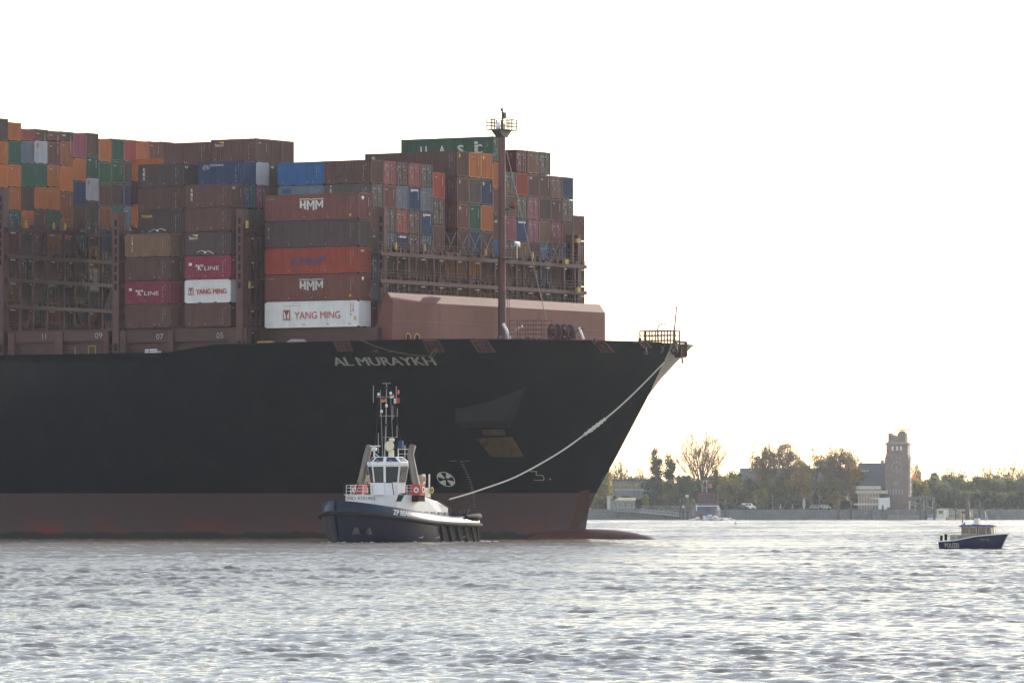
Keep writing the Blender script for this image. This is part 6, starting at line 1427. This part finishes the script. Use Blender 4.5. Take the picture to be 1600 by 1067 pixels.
def truss(name, label, pts_lo, h, d, arch=None, n=10):
    a, b = W(*pts_lo[0], d), W(*pts_lo[1], d); mb = MB(); P_ = lambda t, z, y: (a[0] + (b[0] - a[0]) * t, d + y, a[1] + (b[1] - a[1]) * t + z)
    for y in (0, 1.6):
        mb.bar(P_(0, 0, y), P_(1, 0, y), .22); prev = None
        for k in range(n + 1):
            t = k / n; z = h if not arch else h * min(1, 2.6 * math.sin(math.pi * min(t, .999)) * .6); p = P_(t, z, y); mb.bar(P_(t, 0, y), p, .09)
            if prev: mb.bar(prev, p, .12); mb.bar(P_((k - 1) / n, 0, y), p, .07)
            prev = p
    mb.box(a[0], a[0] + .01, d, d + 1.6, a[1] - .1, a[1])
    o = mb.build(name, M['steel'] if arch else PALE); tag(o, label, 'gangway'); mb = MB(); v = [P_(0, -.02, 0), P_(1, -.02, 0), P_(1, -.02, 1.6), P_(0, -.02, 1.6)]; mb.prism(v, (0, 0, -.15)); mb.build('walkway', M['dark_steel'], o); return o
truss('gangway', 'arched steel truss gangway near the ship bow, beside the low cream house', ((950, 797), (1000, 800)), 2.5, 1999, True)
truss('gangway', 'long low railed gangway sloping down to the mooring piles', ((1000, 800), (1064, 806.5)), 1.15, 1998, None, 16)
truss('gangway', 'short railed gangway between the two landing cabins', ((1482, 803), (1500, 801)), 1.0, 1992, None, 6)
# mooring piles
for px, yt, w, cap_, lab in ((1062.5, 783, 1.8, 0, 'thin dark mooring pile, first beside the long gangway'), (1067.5, 793, 3.5, 1, 'short pale mooring pile with a white board by the gangway'), (1073.5, 776.5, 4.6, 1, 'thick mooring pile with a white cap next to the far tugboat'), (1083.5, 782, 2.5, 0, 'slim mooring pile right against the far tugboat'), (1133, 783, 4, 0, 'dark mooring pile on the far side of the oncoming tugboat'), (1309.8, 783, 3.6, 0, 'mooring pile standing before the rusty orange shrub'),
                             (1329.5, 786, 3, 0, 'mooring pile standing before the glass pavilion end'), (1362, 792, 3, 0, 'mooring pile before the middle of the glass pavilion'), (1379, 789, 3.4, 0, 'mooring pile before the white cabin of the pavilion'), (1438, 782, 3.6, 0, 'first mooring pile at the covered landing'), (1446.5, 783.5, 4.2, 0, 'second and thickest mooring pile at the covered landing'), (1459.5, 782, 3.6, 0, 'third mooring pile, just before the cream cabin'), (1511.5, 784, 7, 0, 'very thick mooring pile rising behind the police launch'), (1530.5, 788, 2.6, 0, 'slim mooring pile behind the police launch bow end'), (1493, 786, 2, 0, 'thin mooring pile between the two landing cabins')):
    d = 1986.0; x, zt_ = W(px, yt, d); r = w / 2 * d / FPX; mb = MB(); mb.tube([(x, d, -2.9), (x, d, zt_ - .2), (x, d, zt_)], [r, r, r * .8], 10); o = mb.build('mooring_pile', M['dark_steel']); tag(o, lab, 'mooring pile', 'mooring piles along the far bank')
    if cap_: mb = MB(); mb.tube([(x, d, zt_), (x, d, zt_ + .75)], r * 1.15, 10); mb.build('cap', M['cream'], o)
    mb = MB(); mb.tube([(x + r * .2, d - r, zt_ - .6), (x + r * .2, d - r, zt_ + .9)], .06, 5); mb.build('ladder_post', PALE, o)
# cars by the bank
def car(px, d, L_, H_, col, label, van=False, mat=None):
    x = W(px, 793, d)[0]; root = empty('parked_car', (x, d, BZ + .03)); tag(root, label, 'car', 'cars parked on the far bank'); h = H_; prof = [(-L_ / 2, .25), (-L_ / 2, h * .55), (-L_ * .43, h * .62), (-L_ * .3, h), (L_ * .16, h), (L_ * .3, h * .6), (L_ * .48, h * .5), (L_ / 2, .3)]
    if van: prof = [(-L_ / 2, .3), (-L_ / 2, h * .97), (-L_ * .46, h), (L_ * .2, h), (L_ * .34, h * .6), (L_ * .49, h * .48), (L_ / 2, .3)]
    mb = MB(); mb.prism([(a, 0, b) for a, b in prof], (0, 1.75, 0)); mb.build('body', mat, root)
    for a, b in ((-.26, -.06), (-.04, .14)): m2 = MB(); m2.add([(a * L_, -.012, h * .62), (b * L_, -.012, h * .62), ((b - .01) * L_, -.012, h * .92), ((a + .03) * L_, -.012, h * .92)], [(0, 1, 2, 3)]); m2.build('window', M['glass'], root)
    for a in (-.31, .31):
        for y in (-.02, 1.57): m2 = MB(); m2.tube([(a * L_, y, .32), (a * L_, y + .2, .32)], .32, 12); m2.build('wheel', M['black'], root)
car(1160, 2008, 4.3, 1.5, 0, 'dark parked car, first of the two under the yellowing tree', mat=M['dark_steel']); car(1170, 2008.5, 4.6, 2.0, 0, 'white parked van beside the dark car', True, WH); car(1275, 2008, 4.5, 1.45, 0, 'grey parked car near the pale spindle sculpture', mat=M['steel']); car(1289, 2008.6, 4.2, 1.5, 0, 'silver parked car under the broad airy tree', mat=PALE)
x, _ = W(1256, 792, 2007); mb = MB(); mb.lathe([(0, 0), (.35, .02), (.3, .4), (.48, 1.2), (.52, 2.2), (.36, 3.1), (.08, 3.9), (0, 3.95)], (x, 2007, BZ), 12); o = mb.build('sculpture', PALE); tag(o, 'pale spindle shaped sculpture standing on the far lawn', 'sculpture')
# walkers on the path: one skinned figure each
def person(px, d, label, mat, step=.22):
    x = W(px, 793, d)[0]; me = bpy.data.meshes.new('person')
    J = [(0, 0, .95, .15), (0, 0, 1.2, .15), (0, 0, 1.42, .17), (0, 0, 1.52, .06), (.02, 0, 1.66, .105), (0, -.1, .9, .1), (step, -.1, .5, .075), (step * .8, -.1, .06, .05), (step * .8 + .14, -.1, .03, .04), (0, .1, .9, .1), (-step * .4, .1, .5, .075), (-step, .1, .08, .05), (-step + .14, .1, .04, .04), (0, -.2, 1.4, .06), (-.1, -.26, 1.12, .05), (.02, -.27, .86, .04), (0, .2, 1.4, .06), (.1, .26, 1.12, .05), (.22, .26, .9, .04)]
    Ed = [(0, 1), (1, 2), (2, 3), (3, 4), (0, 5), (5, 6), (6, 7), (7, 8), (0, 9), (9, 10), (10, 11), (11, 12), (2, 13), (13, 14), (14, 15), (2, 16), (16, 17), (17, 18)]
    me.from_pydata([j[:3] for j in J], Ed, []); me.materials.append(mat); o = bpy.data.objects.new('person', me); COL.objects.link(o); o.location = (x, d, BZ + .03)
    o.modifiers.new('skin', 'SKIN'); me.skin_vertices or None
    if not me.skin_vertices: return o
    for k, j in enumerate(J): me.skin_vertices[0].data[k].radius = (j[3], j[3])
    me.skin_vertices[0].data[0].use_root = True; o.modifiers.new('sub', 'SUBSURF').render_levels = 1; tag(o, label, 'person', 'walkers on the far bank'); return o
person(1238, 2008, 'person in pale clothes walking past the golden tree', PALE); person(1219, 2008.5, 'person in white clothes on the path under the russet trees', WH)
# bank railing
mb = MB(); d = 2006.5
for px in np.arange(1004, 1064, 3.2): x, z = W(px, 795, d); mb.bar((x, d, BZ - .1), (x, d, BZ + 1.1), .08)
xa, xb = W(1004, 795, d)[0], W(1062, 795, d)[0]; mb.bar((xa, d, BZ + 1.1), (xb, d, BZ + 1.1), .07); mb.bar((xa, d, BZ + .6), (xb, d, BZ + .6), .05); o = mb.build('fence', PALE); tag(o, 'white railing fence along the bank behind the long gangway', 'fence')
for px, lab in ((1282, 'thin street lamp between the two grey cars'), (1182, 'thin street lamp beside the white van'), (1208, 'thin street lamp under the russet trees'), (1345, 'thin street lamp at the pavilion corner')):
    x, zt_ = W(px, 775, 2009); root = empty('street_lamp', (x, 2014, BZ)); tag(root, lab, 'street lamp', 'street lamps on the far bank'); mb = MB(); mb.tube([(0, 0, 0), (0, 0, 4.2)], [.07, .05], 6); mb.build('pole', PALE, root); mb = MB(); mb.lathe([(.05, 0), (.22, .1), (.18, .4), (0, .5)], (0, 0, 4.2), 8); mb.build('lamp_head', PALE, root)
x, z = W(1425, 741, 2010); mb = MB(); n = 6
for i in range(n): mb.add([(x + 1.4 * i / n, 2009 + .06 * math.sin(i), z - 1.3 - .1 * i), (x + 1.4 * (i + 1) / n, 2009 + .06 * math.sin(i + 1), z - 1.3 - .1 * (i + 1)), (x + 1.4 * (i + 1) / n, 2009 + .06 * math.sin(i + 1), z - .15 * i), (x + 1.4 * i / n, 2009 + .06 * math.sin(i), z - .14 * i)], [(0, 1, 2, 3)])
o = mb.build('flag', leaf_mat('flag_orange', (.6, .1, .03), (.6, .12, .03), .5)); tag(o, 'small orange red flag beside the clock tower', 'flag'); mb = MB(); mb.bar((x, 2009, BZ), (x, 2009, z + .4), .09); mb.build('flagpole', PALE, o)

# ------------------------------------------------------------------ the river air
HAZE_ON = True
if HAZE_ON:
    mb = MB(); mb.box(-1000, 1000, -80, 2750, -4.2, 56)
    hm_ = bpy.data.materials.new('haze'); hm_.use_nodes = True; nt = hm_.node_tree; nt.nodes.clear()
    out = nt.nodes.new('ShaderNodeOutputMaterial'); pv = nt.nodes.new('ShaderNodeVolumePrincipled')
    pv.inputs['Color'].default_value = (.78, .87, 1.0, 1); pv.inputs['Density'].default_value = 0.000048; pv.inputs['Anisotropy'].default_value = .8
    nt.links.new(pv.outputs[0], out.inputs['Volume'])
    o = mb.build('haze', hm_); tag(o, kind='stuff')
